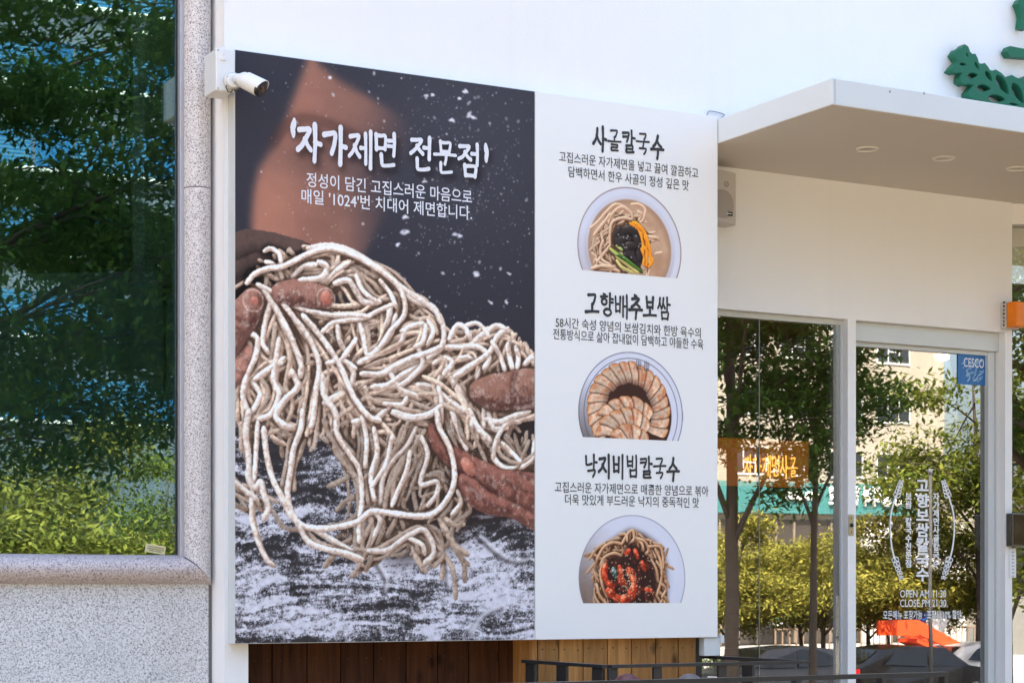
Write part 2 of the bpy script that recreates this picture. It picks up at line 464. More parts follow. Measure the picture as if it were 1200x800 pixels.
def poster_print(W, H, p2r, k):
    """the noodle photograph on the dark panel. p2r maps traced picture points to the panel, k = cells per traced pixel"""
    rng = np.random.default_rng(7)
    tr = lambda pts: [p2r(x, y) for x, y in pts]
    yy, xx = np.mgrid[0:H, 0:W]
    u, v = xx / W, yy / H
    img = np.ones((H, W, 3)) * rgb(52, 52, 64)
    img = mix(img, rgb(38, 36, 44), np.clip(v * 1.5 - .35, 0, 1) * .8)
    img = mix(img, rgb(66, 66, 80), np.exp(-((u - .75) ** 2 / .16 + (v - .08) ** 2 / .05)) * .7)
    # blurred elbow and forearm
    arm = polymask(H, W, tr([(362, 66), (395, 92), (436, 116), (478, 140), (498, 178), (488, 210), (462, 235), (440, 270), (425, 300),
                             (300, 300), (294, 262), (296, 228), (303, 196), (322, 168), (338, 130), (350, 95)]))
    arm = gblur(arm, 3.6 * k)
    X0_, Y0_ = p2r(400, 168); k0 = k
    low = smooth(yy, Y0_ - 18 * k0, Y0_ + 18 * k0)
    f_hi = 1 - smooth(xx, X0_ + 25 * k0, X0_ + 95 * k0); f_lo = 1 - smooth(xx, X0_ - 5 * k0, X0_ + 75 * k0)
    arm = arm * (f_hi * (1 - low) + f_lo * low)
    gx = np.clip((u - .10) / .50 + .35 * np.exp(-((v - .17) ** 2) / .002), 0, 1)
    ac = rgb(172, 118, 104)[None, None] * (1 - gx[..., None]) + rgb(112, 86, 86) * gx[..., None]
    ac = ac * (.86 + .22 * fbm(H, W, 60, 60, rng)[..., None])
    img = mix(img, ac, arm * .93)
    crease = np.zeros((H, W))
    for x, y in spline2(tr([(318, 168), (338, 145), (362, 139), (395, 149), (425, 163), (450, 178)]), 2): 
        x0, y0 = int(x), int(y)
        crease[max(0, y0 - 2):y0 + 3, max(0, x0 - 2):x0 + 3] = 1
    img = mix(img, rgb(72, 50, 50), np.clip(gblur(crease, 3.5 * k) * 1.6, 0, .45))
    dk = np.exp(-((u - .62) ** 2 / .03 + (v - .22) ** 2 / .02))
    img = mix(img, rgb(66, 58, 64), dk * .75 * arm)
    # floured table
    top = smooth(v, .60, .66)
    sw = fbm(H, W, 90, 90, rng, 3)
    st = .72 * fbm(H, W, 52, 6, rng, 4) + .28 * fbm(H, W, 16, 4, rng, 3)
    st = warp(st, (sw - .5) * 40, (fbm(H, W, 120, 120, rng, 3) - .5) * 70 + (u - .5) * 40 * (v - .7))
    fine = rng.random((H, W))
    med = fbm(H, W, 6, 5, rng, 3)
    # height of white per place (traced): x, y, sx, sy, amount
    D = np.clip((v - .66) * 1.3, 0, .34) - .04
    for (x, y, sx, sy, a) in [(320, 520, 45, 18, -.05), (350, 575, 38, 10, -.32), (330, 548, 35, 8, -.3), (325, 640, 30, 14, -.3), (300, 610, 25, 10, .22),
                              (355, 597, 40, 7, .3), (360, 540, 18, 22, .2), (300, 668, 26, 16, .3), (345, 692, 9, 14, -.4), (432, 708, 26, 10, -.42), (490, 703, 30, 13, -.45),
                              (480, 735, 14, 6, -.4), (575, 728, 14, 10, -.4), (290, 751, 60, 7, -.42), (385, 752, 60, 5, -.3), (600, 625, 18, 8, -.55), (614, 650, 12, 12, -.3),
                              (560, 655, 45, 22, .28), (530, 690, 40, 30, .2), (460, 668, 45, 12, .25), (590, 690, 30, 30, .15), (410, 735, 40, 10, .2), (330, 725, 40, 14, .22),
                              (400, 655, 30, 6, -.25), (450, 640, 40, 12, .2), (610, 745, 16, 8, .2), (560, 600, 40, 20, -.2)]:
        cx, cy = p2r(x, y)
        D += a * np.exp(-(((xx - cx) / (sx * k)) ** 2 + ((yy - cy) / (sy * k)) ** 2) / 1.2)
    w = smooth(.5 + (st - .5) * 2.3 + (med - .5) * .9 + (fine - .5) * .8 + D * 1.2, .60, .90)
    tc = rgb(52, 50, 56) * (.7 + .5 * fbm(H, W, 14, 5, rng)[..., None])
    wc = rgb(204, 206, 230) * (.86 + .2 * med[..., None])
    wc = wc + (rng.random((H, W, 1)) - .5) * .07
    table = tc * (1 - w[..., None]) + wc * w[..., None]
    for pts in ([(508, 630), (522, 660), (524, 690)], [(440, 660), (452, 682), (449, 695)], [(560, 630), (590, 655), (615, 660)], [(548, 745), (566, 722), (590, 712)]):
        g = np.zeros((H, W))
        for x, y in spline2(tr(pts), 1):
            if 2 < x < W - 3 and 2 < y < H - 3: g[int(y) - 2:int(y) + 2, int(x) - 2:int(x) + 2] = 1
        table = mix(table, rgb(66, 62, 72), np.clip(gblur(g, 2), 0, .7))
        table = mix(table, rgb(222, 224, 244), np.clip(gblur(warp(g, -4, 4), 2), 0, .7))
    img = mix(img, np.clip(table, 0, 1), top)
    # shadow under the bundle
    sh = polymask(H, W, tr([(285, 420), (360, 470), (420, 540), (430, 640), (470, 660), (530, 640), (560, 605), (626, 610), (626, 440), (500, 380), (330, 330)]))
    img = mix(img, rgb(44, 34, 33), gblur(sh, 9 * k) * .9)
    # drifting flour
    for _ in range(900):
        t = rng.random()
        if t < .62: x, y = rng.normal(545, 45), rng.normal(200, 85)
        else: x, y = rng.uniform(300, 626), rng.uniform(75, 400)
        X, Y = p2r(x, y)
        r = rng.choice([.5, .75, 1.1, 1.8], p=[.55, .28, .12, .05]) * k
        a = rng.uniform(.15, .9)
        blob(img, X, Y, r, r * rng.uniform(.6, 1.5), rng.uniform(0, 3), rgb(205, 208, 228), a)
    for x, y, r in [(530, 140, 4), (552, 136, 5), (474, 272, 5), (467, 287, 3.6), (535, 276, 4.5), (558, 320, 5), (545, 105, 4), (538, 115, 3),
                    (476, 254, 4), (593, 354, 3), (575, 354, 3), (507, 110, 3), (500, 112, 3), (575, 96, 3.2), (386, 90, 3), (472, 327, 4), (597, 320, 2.6), (497, 213, 3)]:
        X, Y = p2r(x, y)
        for _ in range(4): blob(img, X + rng.normal(0, r * .4 * k), Y + rng.normal(0, r * .3 * k), r * .7 * k, r * .35 * k, rng.uniform(-.8, .8), rgb(214, 218, 240), .85)
    R = Raster(W, H)
    FL, FD = rgb(255, 250, 255), rgb(138, 98, 80)
    # hands
    SK, SKD = rgb(158, 116, 108), rgb(62, 38, 36)
    DK, DKD = rgb(84, 68, 66), rgb(30, 24, 26)
    A = lambda s: tr(parse(s, 270, 250, 3.2)[0])
    B = lambda s: tr(parse(s, 270, 480, 2.857)[0])
    for s_, r in (("-20,170 60,120 150,130 230,150 330,190", 17), ("-20,240 60,180 150,190 240,210", 20), ("-20,300 40,250 120,250 200,260", 18)):
        R.tube(A(s_), r * k, -30, DK, DKD, wob=.04)
    R.tube(A("-30,520 20,430 82,322"), 17 * k, 4, SK, SKD, wob=.03)
    R.tube(A("190,300 270,300 352,316"), 16.5 * k, 0, SK, SKD, wob=.03)
    R.tube(A("-30,640 20,590 60,520"), 18 * k, -14, rgb(190, 140, 130), SKD, wob=.03)
    R.tube(A("1190,650 1080,660 990,668 935,668"), 22 * k, 8, rgb(152, 112, 102), SKD, wob=.03, taper=(1.15, .85))
    R.tube(B("1100,330 960,275 860,225 770,175 700,110 680,60"), 17 * k, -6, rgb(142, 94, 86), SKD, wob=.03, taper=(1.3, .6))
    R.tube(B("1080,400 960,325 850,300 785,235"), 14.5 * k, -2, rgb(152, 102, 94), SKD, wob=.03)
    R.tube(B("1100,290 990,250 900,235 800,190"), 14 * k, 2, rgb(146, 98, 90), SKD, wob=.03, taper=(1.2, .8))
    for s_, r in (("84,318 84,332", 9), ("356,310 358,322", 8.5)):
        R.tube(A(s_), r * k, 14, rgb(196, 128, 116), rgb(130, 70, 62), wob=0, gloss=.35)
    R.tube(A("985,655 992,690"), 6 * k, 28, rgb(190, 136, 120), rgb(130, 84, 72), wob=0, gloss=.3)
    R.tube(B("785,175 808,205"), 8 * k, 12, rgb(190, 126, 112), rgb(130, 76, 66), wob=0, gloss=.3)
    # bundles: each traced strand has thinner companions behind it
    PA, PB = parse(NOODLES_A, 270, 250, 3.2), parse(NOODLES_B, 270, 480, 2.857)
    long_ = lambda p: sum(math.hypot(p[i + 1][0] - p[i][0], p[i + 1][1] - p[i][1]) for i in range(len(p) - 1))
    CX, CYL = (275, 300, 330, 400, 450, 490, 515, 530, 545, 600, 627), (330, 305, 290, 292, 312, 345, 388, 402, 386, 384, 410)
    for S_, lay in ((PA, 1), (PB, 0)):
        for i, pts in enumerate(S_):
            if lay == 0 and i in (0, 1, 2, 3, 4): nb = 1
            else: nb = 18 if lay else 10
            for q in range(nb):
                off = rng.normal(0, 8 if nb > 1 else 4, 2); dr = rng.normal(0, 5, 2); ext = rng.uniform(.9, 1.25)
                c = np.mean(pts, axis=0); n = len(pts)
                pp = [(c[0] + (x - c[0]) * ext + off[0] + dr[0] * (t / max(1, n - 1) - .5) + rng.normal(0, 1.6), c[1] + (y - c[1]) * ext + off[1] + dr[1] * (t / max(1, n - 1) - .5) + rng.normal(0, 1.6)) for t, (x, y) in enumerate(pts)]
                pp = [(x, y) for x, y in pp if y > np.interp(x, CX, CYL)]
                if len(pp) < 2: continue
                my = np.mean([y for _, y in pp]); dim = rng.uniform(.72, 1.0) * (.74 if my > 500 else 1.0)
                R.tube(tr(pp), rng.uniform(1.8, 3.0) * k, rng.uniform(-30, -2) if nb > 1 else -6, FL * dim * rgb(255, 236, 220), FD * .8, rng=rng)
    for _ in range(90):
        x, y = (rng.uniform(330, 520), rng.uniform(330, 480)) if rng.random() < .6 else (rng.uniform(415, 540), rng.uniform(480, 640))
        a = rng.normal(1.4, .6); L = rng.uniform(40, 80); pts = [(x, y)]
        for _ in range(4):
            a += rng.normal(0, .4); x += math.cos(a) * L * .3; y += abs(math.sin(a)) * L * .3; pts.append((x, y))
        if min(y - np.interp(x, CX, CYL) for x, y in pts) < 4: continue
        R.tube(tr(pts), rng.uniform(2.8, 4.0) * k, rng.uniform(-36, -16), FL * rng.uniform(.6, .85) * rgb(255, 238, 222), FD * .7, rng=rng)
    for i, pts in enumerate(PA):
        R.tube(tr(pts), rng.uniform(2.7, 3.7) * k, rng.uniform(-4, 8) + (8 if i in (0, 1, 5, 8, 9, 14) else 0), FL * rng.uniform(.93, 1.0), FD, rng=rng)
    for i, pts in enumerate(PB):
        R.tube(tr(pts), rng.uniform(2.6, 3.7) * k, rng.uniform(-8, 6) + (10 if i in (0, 2, 3) else 0), FL * rng.uniform(.88, 1.0), FD, rng=rng)
    sk = (R.T > 0) & (R.CL[..., 0] < .70) & (R.CL[..., 0] > .40); wr = fbm(H, W, 4, 9, rng, 3)
    R.NX += np.where(sk, (wr - .5) * 1.2, 0); R.NY += np.where(sk, (warp(wr, 5, 3) - .5) * .9, 0)
    fl = .91 + .18 * fbm(H, W, 6, 6, rng, 3) + (rng.random((H, W)) - .5) * .13
    cr = fbm(H, W, 5, 5, rng, 3); nm = (R.CL[..., 0] > .55) & (R.T > 0)
    R.NX += np.where(nm, (cr - .5) * .9, 0); R.NY += np.where(nm, (warp(cr, 7, 5) - .5) * 1.1, 0)
    q = np.maximum(1, np.hypot(R.NX, R.NY)); R.NX /= q; R.NY /= q
    fl = fl * np.where(nm, 1, 1.04)
    img = R.resolve(img, flour=fl, ao=(4, 13), amb=.34, grow=.8, gain=1.2)
    # flour dusted on hands
    hm = (R.T > 0) * (R.CL[..., 0] < .78) * (R.CL[..., 0] > .35)
    img = mix(img, rgb(222, 214, 216), hm * smooth(rng.random((H, W)) * .5 + fbm(H, W, 9, 9, rng, 3), .95, 1.15) * .6)
    # creases and flour on the fingers
    for pts in ([(603, 436), (599, 452), (602, 476)], [(606, 437), (603, 455), (606, 478)], [(574, 470), (590, 476), (622, 473)], [(570, 558), (580, 570), (584, 582)], [(592, 560), (602, 572), (604, 588)], [(545, 565), (570, 588), (600, 600)], [(600, 548), (612, 556), (625, 562)], [(276, 372), (292, 380), (300, 372)], [(330, 352), (344, 356), (356, 350)]):
        g = np.zeros((H, W))
        for x, y in spline2(tr(pts), 1):
            if 2 < x < W - 3 and 2 < y < H - 3: g[int(y) - 1:int(y) + 2, int(x) - 1:int(x) + 2] = 1
        hs_ = (R.CL[..., 0] < .70) & (R.T > 0)
        img = mix(img, rgb(66, 36, 34), np.clip(gblur(g, 1.6), 0, .6) * hs_)
        img = mix(img, rgb(216, 206, 208), np.clip(gblur(warp(g, -3, -3), 1.0), 0, .35) * hs_ * smooth(fbm(H, W, 6, 6, rng, 3), .4, .6))
    # nail rims
    for s_, r in (("84,325", 11.5), ("357,316", 10.5)):
        X, Y = A(s_ + " " + s_)[0]
        dd = np.abs(np.hypot(xx - X, yy - Y) - r * k)
        img = mix(img, rgb(222, 204, 200), np.clip(1 - dd / (1.5 * k), 0, 1) * smooth(fbm(H, W, 5, 5, rng, 2), .3, .6) * .7)
    img = np.stack([gblur(img[..., c], .6) for c in range(3)], -1)
    img = img + (rng.random((H, W, 1)) - .5) * .02
    return np.clip(img, 0, 1)

def blob(img, x, y, rx, ry, a, col, op):
    R = int(max(rx, ry)) + 2
    H, W = img.shape[:2]
    x0, x1, y0, y1 = max(0, int(x) - R), min(W, int(x) + R + 1), max(0, int(y) - R), min(H, int(y) + R + 1)
    if x0 >= x1 or y0 >= y1: return
    yy, xx = np.mgrid[y0:y1, x0:x1]
    dx, dy = xx - x, yy - y
    p = (dx * math.cos(a) + dy * math.sin(a)) / max(rx, .6); q = (-dx * math.sin(a) + dy * math.cos(a)) / max(ry, .6)
    m = np.clip(1.35 - np.sqrt(p * p + q * q), 0, 1)[..., None] * op
    img[y0:y1, x0:x1] = img[y0:y1, x0:x1] * (1 - m) + col * m

def bowl_print(kind, W, H, p2r, k, cx, cy, R0):
    """one dish of the menu; cx, cy, R0: centre and radius of its bowl in cells"""
    rng = np.random.default_rng(20 + kind)
    yy, xx = np.mgrid[0:H, 0:W]
    d = np.hypot(xx - cx, yy - cy) / R0
    ang = np.arctan2(yy - cy, xx - cx)
    tr = lambda s, ox, oy, z=6.4: [p2r(a, b) for a, b in parse(s, ox, oy, z)[0]]
    img = np.ones((H, W, 3)) * rgb(200, 205, 232)
    R = Raster(W, H)
    if kind == 0:
        left = np.clip(.5 - (xx - cx) / R0 * .6, 0, 1); low = np.clip((yy - cy) / R0 * .7 + .2, 0, 1)
        img = mix(img, rgb(158, 146, 160), left * low * .9)
        img = mix(img, rgb(150, 140, 152), smooth(d, .78, .84) * (1 - smooth(d, .84, .90)) * .5 * (.3 + low))
        img = mix(img, rgb(132, 110, 108), smooth(d, .965, .995) * .8)
        soup = 1 - smooth(d, .78, .82)
        sc = np.ones((H, W, 3)) * rgb(198, 170, 154)
        sc = mix(sc, rgb(160, 122, 98), np.clip(fbm(H, W, 50, 50, rng) * 1.4 - .4, 0, .8) + .25 * np.clip(-np.sin(ang), 0, 1))
        sc = mix(sc, rgb(150, 120, 104), smooth(d, .66, .80) * .7)
        img = mix(img, sc, soup)
        T = lambda s, *a, **kw: R.tube(tr(s, 660, 210), *a, **kw)
        N, ND = rgb(240, 216, 198), rgb(140, 92, 66)
        for _ in range(150):
            a = rng.uniform(2.2, 5.0) if rng.random() < .6 else rng.uniform(0, 6.28)
            rr = rng.uniform(.18, .58) * R0
            x, y = cx - .08 * R0 + rr * math.cos(a), cy + .02 * R0 + rr * math.sin(a) * .95
            b = a + 1.57 + rng.normal(0, .6); L = rng.uniform(.2, .5) * R0
            R.tube([(x - math.cos(b) * L / 2, y - math.sin(b) * L / 2), (x + rng.normal(0, 5), y + rng.normal(0, 5)), (x + math.cos(b) * L / 2, y + math.sin(b) * L / 2)],
                   rng.uniform(1.3, 1.9) * k, rng.uniform(-16, 0), N * rng.uniform(.8, 1), ND, rng=rng)
        for s_ in ("200,370 260,320 320,250 390,190 460,210 510,260 520,300", "340,330 360,270 430,210 500,240", "510,190 570,190 615,230 600,300 570,330",
                   "230,420 300,330 350,260", "350,520 350,400 370,320 450,290 540,310", "250,620 300,560 350,500", "240,600 300,640 380,660", "300,460 280,520 290,600 350,640",
                   "640,430 700,440 720,460", "690,560 740,550", "560,320 590,270 560,240", "210,670 300,650 420,690"):
            T(s_, 1.8 * k, 4, N, ND)
        for s_ in ("430,430 480,380 540,400", "410,470 480,440 560,450", "430,520 500,500 575,500", "470,570 530,560 580,560", "440,400 450,480 480,540", "520,400 560,470 570,600", "500,600 550,620 560,650", "480,420 510,500 520,600", "400,420 420,480 470,540", "540,430 575,520 585,600", "420,380 400,450 410,500", "450,500 500,560 560,640", "480,540 520,600 560,660"):
            T(s_, 5 * k, 10, rgb(66, 58, 60), rgb(24, 20, 22), gloss=.25)
        for s_ in ("500,330 560,370 590,450 600,560", "540,320 600,380 640,480 660,600", "590,450 610,540 600,640", "610,430 650,540 650,640", "580,400 620,520 625,650", "640,560 670,610 640,660", "520,320 580,360 625,450", "600,500 640,560 670,620", "585,520 605,580 610,640", "560,350 610,410 630,500"):
            T(s_, 1.7 * k, 16, rgb(250, 178, 60), rgb(190, 84, 20), gloss=.2)
        for s_, c in (("350,520 430,590 560,700", rgb(210, 220, 130)), ("400,580 480,640 560,700", rgb(238, 222, 140)), ("380,540 470,600 580,690", rgb(96, 140, 60)), ("400,570 500,630 590,700", rgb(60, 100, 50)), ("400,610 440,660 520,700", rgb(240, 226, 150)), ("400,500 440,530", rgb(200, 210, 130))):
            T(s_, 1.9 * k, 20, c, c * .45)
        img = R.resolve(img, ao=(2, 6), amb=.35)
        for _ in range(12):
            X, Y = p2r(660 + rng.uniform(400, 580) / 6.4, 210 + rng.uniform(380, 600) / 6.4)
            blob(img, X, Y, 1.2 * k, .8 * k, rng.uniform(0, 3), rgb(210, 205, 215), .7)
    if kind == 1:
        left = np.clip(.25 - (xx - cx) / R0 * 1.1, 0, 1)
        img = mix(img, rgb(110, 104, 110), left * smooth(d, .55, .9) * np.clip(.55 + (yy - cy) / R0, 0, 1))
        for q in (.985, .89): img = mix(img, rgb(76, 76, 92), np.clip(1 - np.abs(d - q) / .012, 0, 1) * .9)
        T = lambda s, *a, **kw: R.tube(tr(s, 660, 400), *a, **kw)
        base = 1 - smooth(np.hypot((xx - cx) / .98, (yy - cy - .02 * R0)) / R0, .78, .80)
        img = mix(img, rgb(60, 40, 36), base)
        # fanned slices round the plate: flat cut faces with dark seams and a browned outer edge
        ox, oy = p2r(660 + 492 / 6.4, 400 + 520 / 6.4)
        def meat(img, X, Y, rin, rout, a0, a1, ns, seed, dim=1.0):
            """a fan of slices about X, Y between two radii and two angles"""
            dx, dy = (xx - X), (yy - Y); rr = np.hypot(dx, dy) / R0; an = np.arctan2(dy, dx)
            an = np.where(an < math.radians(a0) - .25, an + 2 * math.pi, an)
            t = (an - math.radians(a0)) / math.radians(a1 - a0) * ns + (rr - rin) * 2.2 + .12 * (fbm(H, W, 18, 18, rng, 2) - .5)
            k_ = np.clip(np.floor(t), -1, ns).astype(int); f = t - np.floor(t)
            hh = np.random.default_rng(seed).random((ns + 3, 4))[k_ + 1]
            ro = rout + .035 * (hh[..., 0] - .5) - .035 * (2 * f - 1) ** 4; ri = rin + .04 * (hh[..., 1] - .5)
            m = smooth(rr, ri - .012, ri + .012) * (1 - smooth(rr, ro - .012, ro + .012)) * (t > 0) * (t < ns)
            q = np.clip((rr - ri) / (ro - ri), 0, 1)
            c = (rgb(238, 204, 184) * (.82 + .18 * hh[..., 2:3])) * dim
            fib = fbm(H, W, 5, 5, rng, 3); bl = fbm(H, W, 13, 13, rng, 3)
            c = c * (.80 + .36 * fib[..., None]) * (1 - .30 * (1 - f)[..., None] ** 2)
            c = c * (1 - m[..., None] * 0) + 0
            c = mix(c, rgb(186, 108, 74) * dim, smooth(bl, .50, .72) * .65)
            c = mix(c, rgb(206, 138, 92) * dim, smooth(q, .80, .94) * .8); c = mix(c, rgb(112, 62, 42), smooth(q, .94, 1.0) * .8)
            c = mix(c, rgb(120, 84, 72) * dim, (1 - smooth(q, .0, .35)) * .55)
            c = mix(c, rgb(70, 38, 30), (1 - smooth(f, .02, .13)) * .85)
            c = mix(c, rgb(248, 226, 212), smooth(f, .16, .30) * (1 - smooth(f, .30, .55)) * .35)
            return mix(img, np.clip(c, 0, 1), m)
        img = meat(img, ox, oy, .44, .795, 140, 402, 19, 5)
        img = mix(img, rgb(58, 38, 34), np.exp(-(((xx - ox) / (.42 * R0)) ** 2 + ((yy - oy + .12 * R0) / (.34 * R0)) ** 2) ** 2) * .75)
        img = meat(img, ox - .02 * R0, oy + .40 * R0, .42, .66, 218, 330, 5, 9, .98)
        img = meat(img, ox - .04 * R0, oy + .56 * R0, .30, .62, 205, 335, 6, 12)
        img = meat(img, ox + .02 * R0, oy + .66 * R0, .16, .46, 200, 345, 5, 14, .97)
        # two small seal characters on the rim
        for ox in (560, 620):
            for (a, b, c_, e) in ((0, 0, 40, 10), (-6, 18, 44, 24), (0, 34, 36, 40), (4, -14, 6, 60), (30, -10, 30, 62), (16, -18, 20, 56), (-4, 50, 40, 56)):
                P = spline2([p2r(660 + (ox + a - 14) / 6.4, 400 + (150 + b + (ox - 560) * .22) / 6.4), p2r(660 + (ox + c_ - 14) / 6.4, 400 + (150 + e + (ox - 560) * .22) / 6.4)], 1)
                for x, y in P: blob(img, x, y, .45 * k, .45 * k, 0, rgb(60, 60, 74), .6)
    if kind == 2:
        left = np.clip(.05 - (xx - cx) / R0 * 1.0, 0, 1)
        img = mix(img, rgb(116, 98, 92), smooth(left, .2, 1) * np.clip(.6 + (yy - cy) / R0 * .8 + .3 * fbm(H, W, 60, 20, rng), 0, 1))
        img = mix(img, rgb(130, 134, 160), smooth(d, .97, 1.0) * .8)
        img = mix(img, rgb(182, 188, 216), smooth(d, .6, .7) * (1 - smooth(d, .74, .80)) * .35)
        T = lambda s, *a, **kw: R.tube(tr(s, 660, 590), *a, **kw)
        N, ND = rgb(232, 198, 168), rgb(120, 70, 46)
        body = polymask(H, W, tr("230,560 250,430 320,310 430,230 510,190 600,225 690,290 750,350 770,470 775,600 775,760 250,760 230,650", 660, 590))
        img = mix(img, rgb(60, 40, 36), gblur(body, 2.5 * k))
        for _ in range(190):
            s0 = rng.random()
            if s0 < .45: x, y = rng.uniform(250, 480), rng.uniform(240, 420)
            elif s0 < .7: x, y = rng.uniform(480, 760), rng.uniform(230, 420)
            elif s0 < .85: x, y = rng.uniform(680, 770), rng.uniform(400, 740)
            else: x, y = rng.uniform(240, 310), rng.uniform(430, 740)
            if y < 200 + abs(x - 510) * .55: continue
            a = 1.35 + rng.normal(0, .35) if s0 >= .7 else rng.uniform(0, 3.14)
            L = rng.uniform(50, 110)
            pts = [(x - math.cos(a) * L, y - math.sin(a) * L), (x + rng.normal(0, 18), y + rng.normal(0, 18)), (x + math.cos(a) * L, y + math.sin(a) * L)]
            pts = [p2r(660 + p / 6.4, 590 + max(q, 195 + abs(p - 510) * .5) / 6.4) for p, q in pts]
            R.tube(pts, rng.uniform(1.2, 1.8) * k, rng.uniform(-18, -4), N * rng.uniform(.75, 1), ND, rng=rng)
        for s_ in ("250,420 300,330 370,290 440,300", "280,460 310,400 380,370 440,390", "440,300 480,230 520,200 530,260 500,300", "560,260 610,280 640,340 620,380", "640,320 720,320 745,380 750,480", "700,430 740,500 730,590 700,690",
                   "740,600 770,640 740,700", "660,420 700,500 710,580", "300,430 280,510 290,600 330,700", "250,600 270,680 330,760", "420,230 470,230 480,280", "540,250 590,300 600,350", "690,340 730,430 740,540"):
            T(s_, 1.7 * k, 2, N, ND)
        dk = polymask(H, W, tr("320,430 370,390 440,400 460,330 510,285 570,330 640,400 680,470 700,580 700,640 680,720 560,760 360,760 310,640 300,520", 660, 590))
        RD = Raster(W, H)
        img = R.resolve(img, ao=(2, 5), amb=.3)
        img = mix(img, rgb(48, 30, 30), gblur(dk, 1.2 * k) * .97)
        img = mix(img, rgb(110, 48, 36), gblur(dk, 2 * k) * smooth(fbm(H, W, 10, 10, rng), .52, .7) * .8)
        T2 = lambda s, *a, **kw: RD.tube(tr(s, 660, 590), *a, **kw)
        RL, RDk = rgb(226, 96, 62), rgb(96, 20, 14)
        for s_, r in (("320,450 305,520 320,570 360,620", 5.2), ("340,650 390,700 450,720 510,690 530,640", 6.5), ("490,490 520,540 530,620 500,660", 5.5), ("420,470 430,540 430,600", 5), ("470,370 490,350", 4.5), ("540,350 560,400", 4.5), ("590,440 610,490", 4), ("620,640 660,650", 4.5), ("360,600 370,630", 4.5), ("440,560 470,600", 4)):
            T2(s_, r * .72 * k, 10, RL, RDk, wob=.3, gloss=.5)
        T2("375,490 390,540", 3.6 * k, 8, rgb(110, 130, 130), rgb(20, 40, 44), wob=.1, gloss=.6)
        RD.NX += (fbm(H, W, 5, 5, rng, 2) - .5) * 1.3; RD.NY += (fbm(H, W, 5, 5, rng, 2) - .5) * 1.3
        q = np.maximum(1, np.hypot(RD.NX, RD.NY)); RD.NX /= q; RD.NY /= q
        img = RD.resolve(img, flour=.55 + .9 * fbm(H, W, 7, 7, rng, 2), ao=(2, 5), amb=.3)
        for _ in range(150):
            t = rng.random()
            x, y = (rng.normal(500, 34), rng.normal(560, 60)) if t < .55 else (rng.uniform(330, 690), rng.uniform(380, 740))
            X, Y = p2r(660 + x / 6.4, 590 + y / 6.4)
            blob(img, X, Y, .9 * k, .55 * k, rng.uniform(0, 3), rgb(240, 214, 180), .85)
    img = img + (rng.random((H, W, 1)) - .5) * .02
    return np.clip(img, 0, 1)
# ---------------------------------------------------------------- lettering
def text_mesh(name, body, m, parent, c, w=None, h=None, face=-1, off=0.0, ext=0.0, space=1.0):
    """a line of gothic lettering, centred at c on a wall that faces -y (face=-1) or +y; w fits its width, h is its size"""
    cu = bpy.data.curves.new(name, 'FONT'); cu.body = body; cu.size = 1; cu.align_x = 'LEFT'; cu.offset = off; cu.extrude = 0; cu.space_character = space; cu.resolution_u = 4
    o = bpy.data.objects.new(name, cu); COL.objects.link(o)
    bpy.context.view_layer.update()
    me = bpy.data.meshes.new_from_object(o.evaluated_get(bpy.context.evaluated_depsgraph_get()))
    bpy.data.objects.remove(o)
    n = len(me.vertices); v = np.empty(n * 3); me.vertices.foreach_get('co', v); v = v.reshape(-1, 3)
    lo, hi = v.min(0), v.max(0)
    s = h if h else w / (hi[0] - lo[0])
    sx = w / (hi[0] - lo[0]) if w else s
    sz = h if h else s
    q = np.empty_like(v)
    q[:, 0] = -face * (v[:, 0] - (lo[0] + hi[0]) / 2) * sx + c[0]
    q[:, 1] = c[1] + 0
    q[:, 2] = (v[:, 1] - .36) * sz + c[2]
    me.vertices.foreach_set('co', q.ravel()); me.name = name
    me.materials.clear(); me.materials.append(m); me.update()
    ob = bpy.data.objects.new(name, me); link(ob, parent)
    if ext:
        bm = bmesh.new(); bm.from_mesh(me); r = bmesh.ops.extrude_face_region(bm, geom=list(bm.faces))
        for p in [g for g in r['geom'] if isinstance(g, bmesh.types.BMVert)]: p.co.y += face * ext
        bmesh.ops.recalc_face_normals(bm, faces=bm.faces); bm.to_mesh(me); bm.free()
    return ob

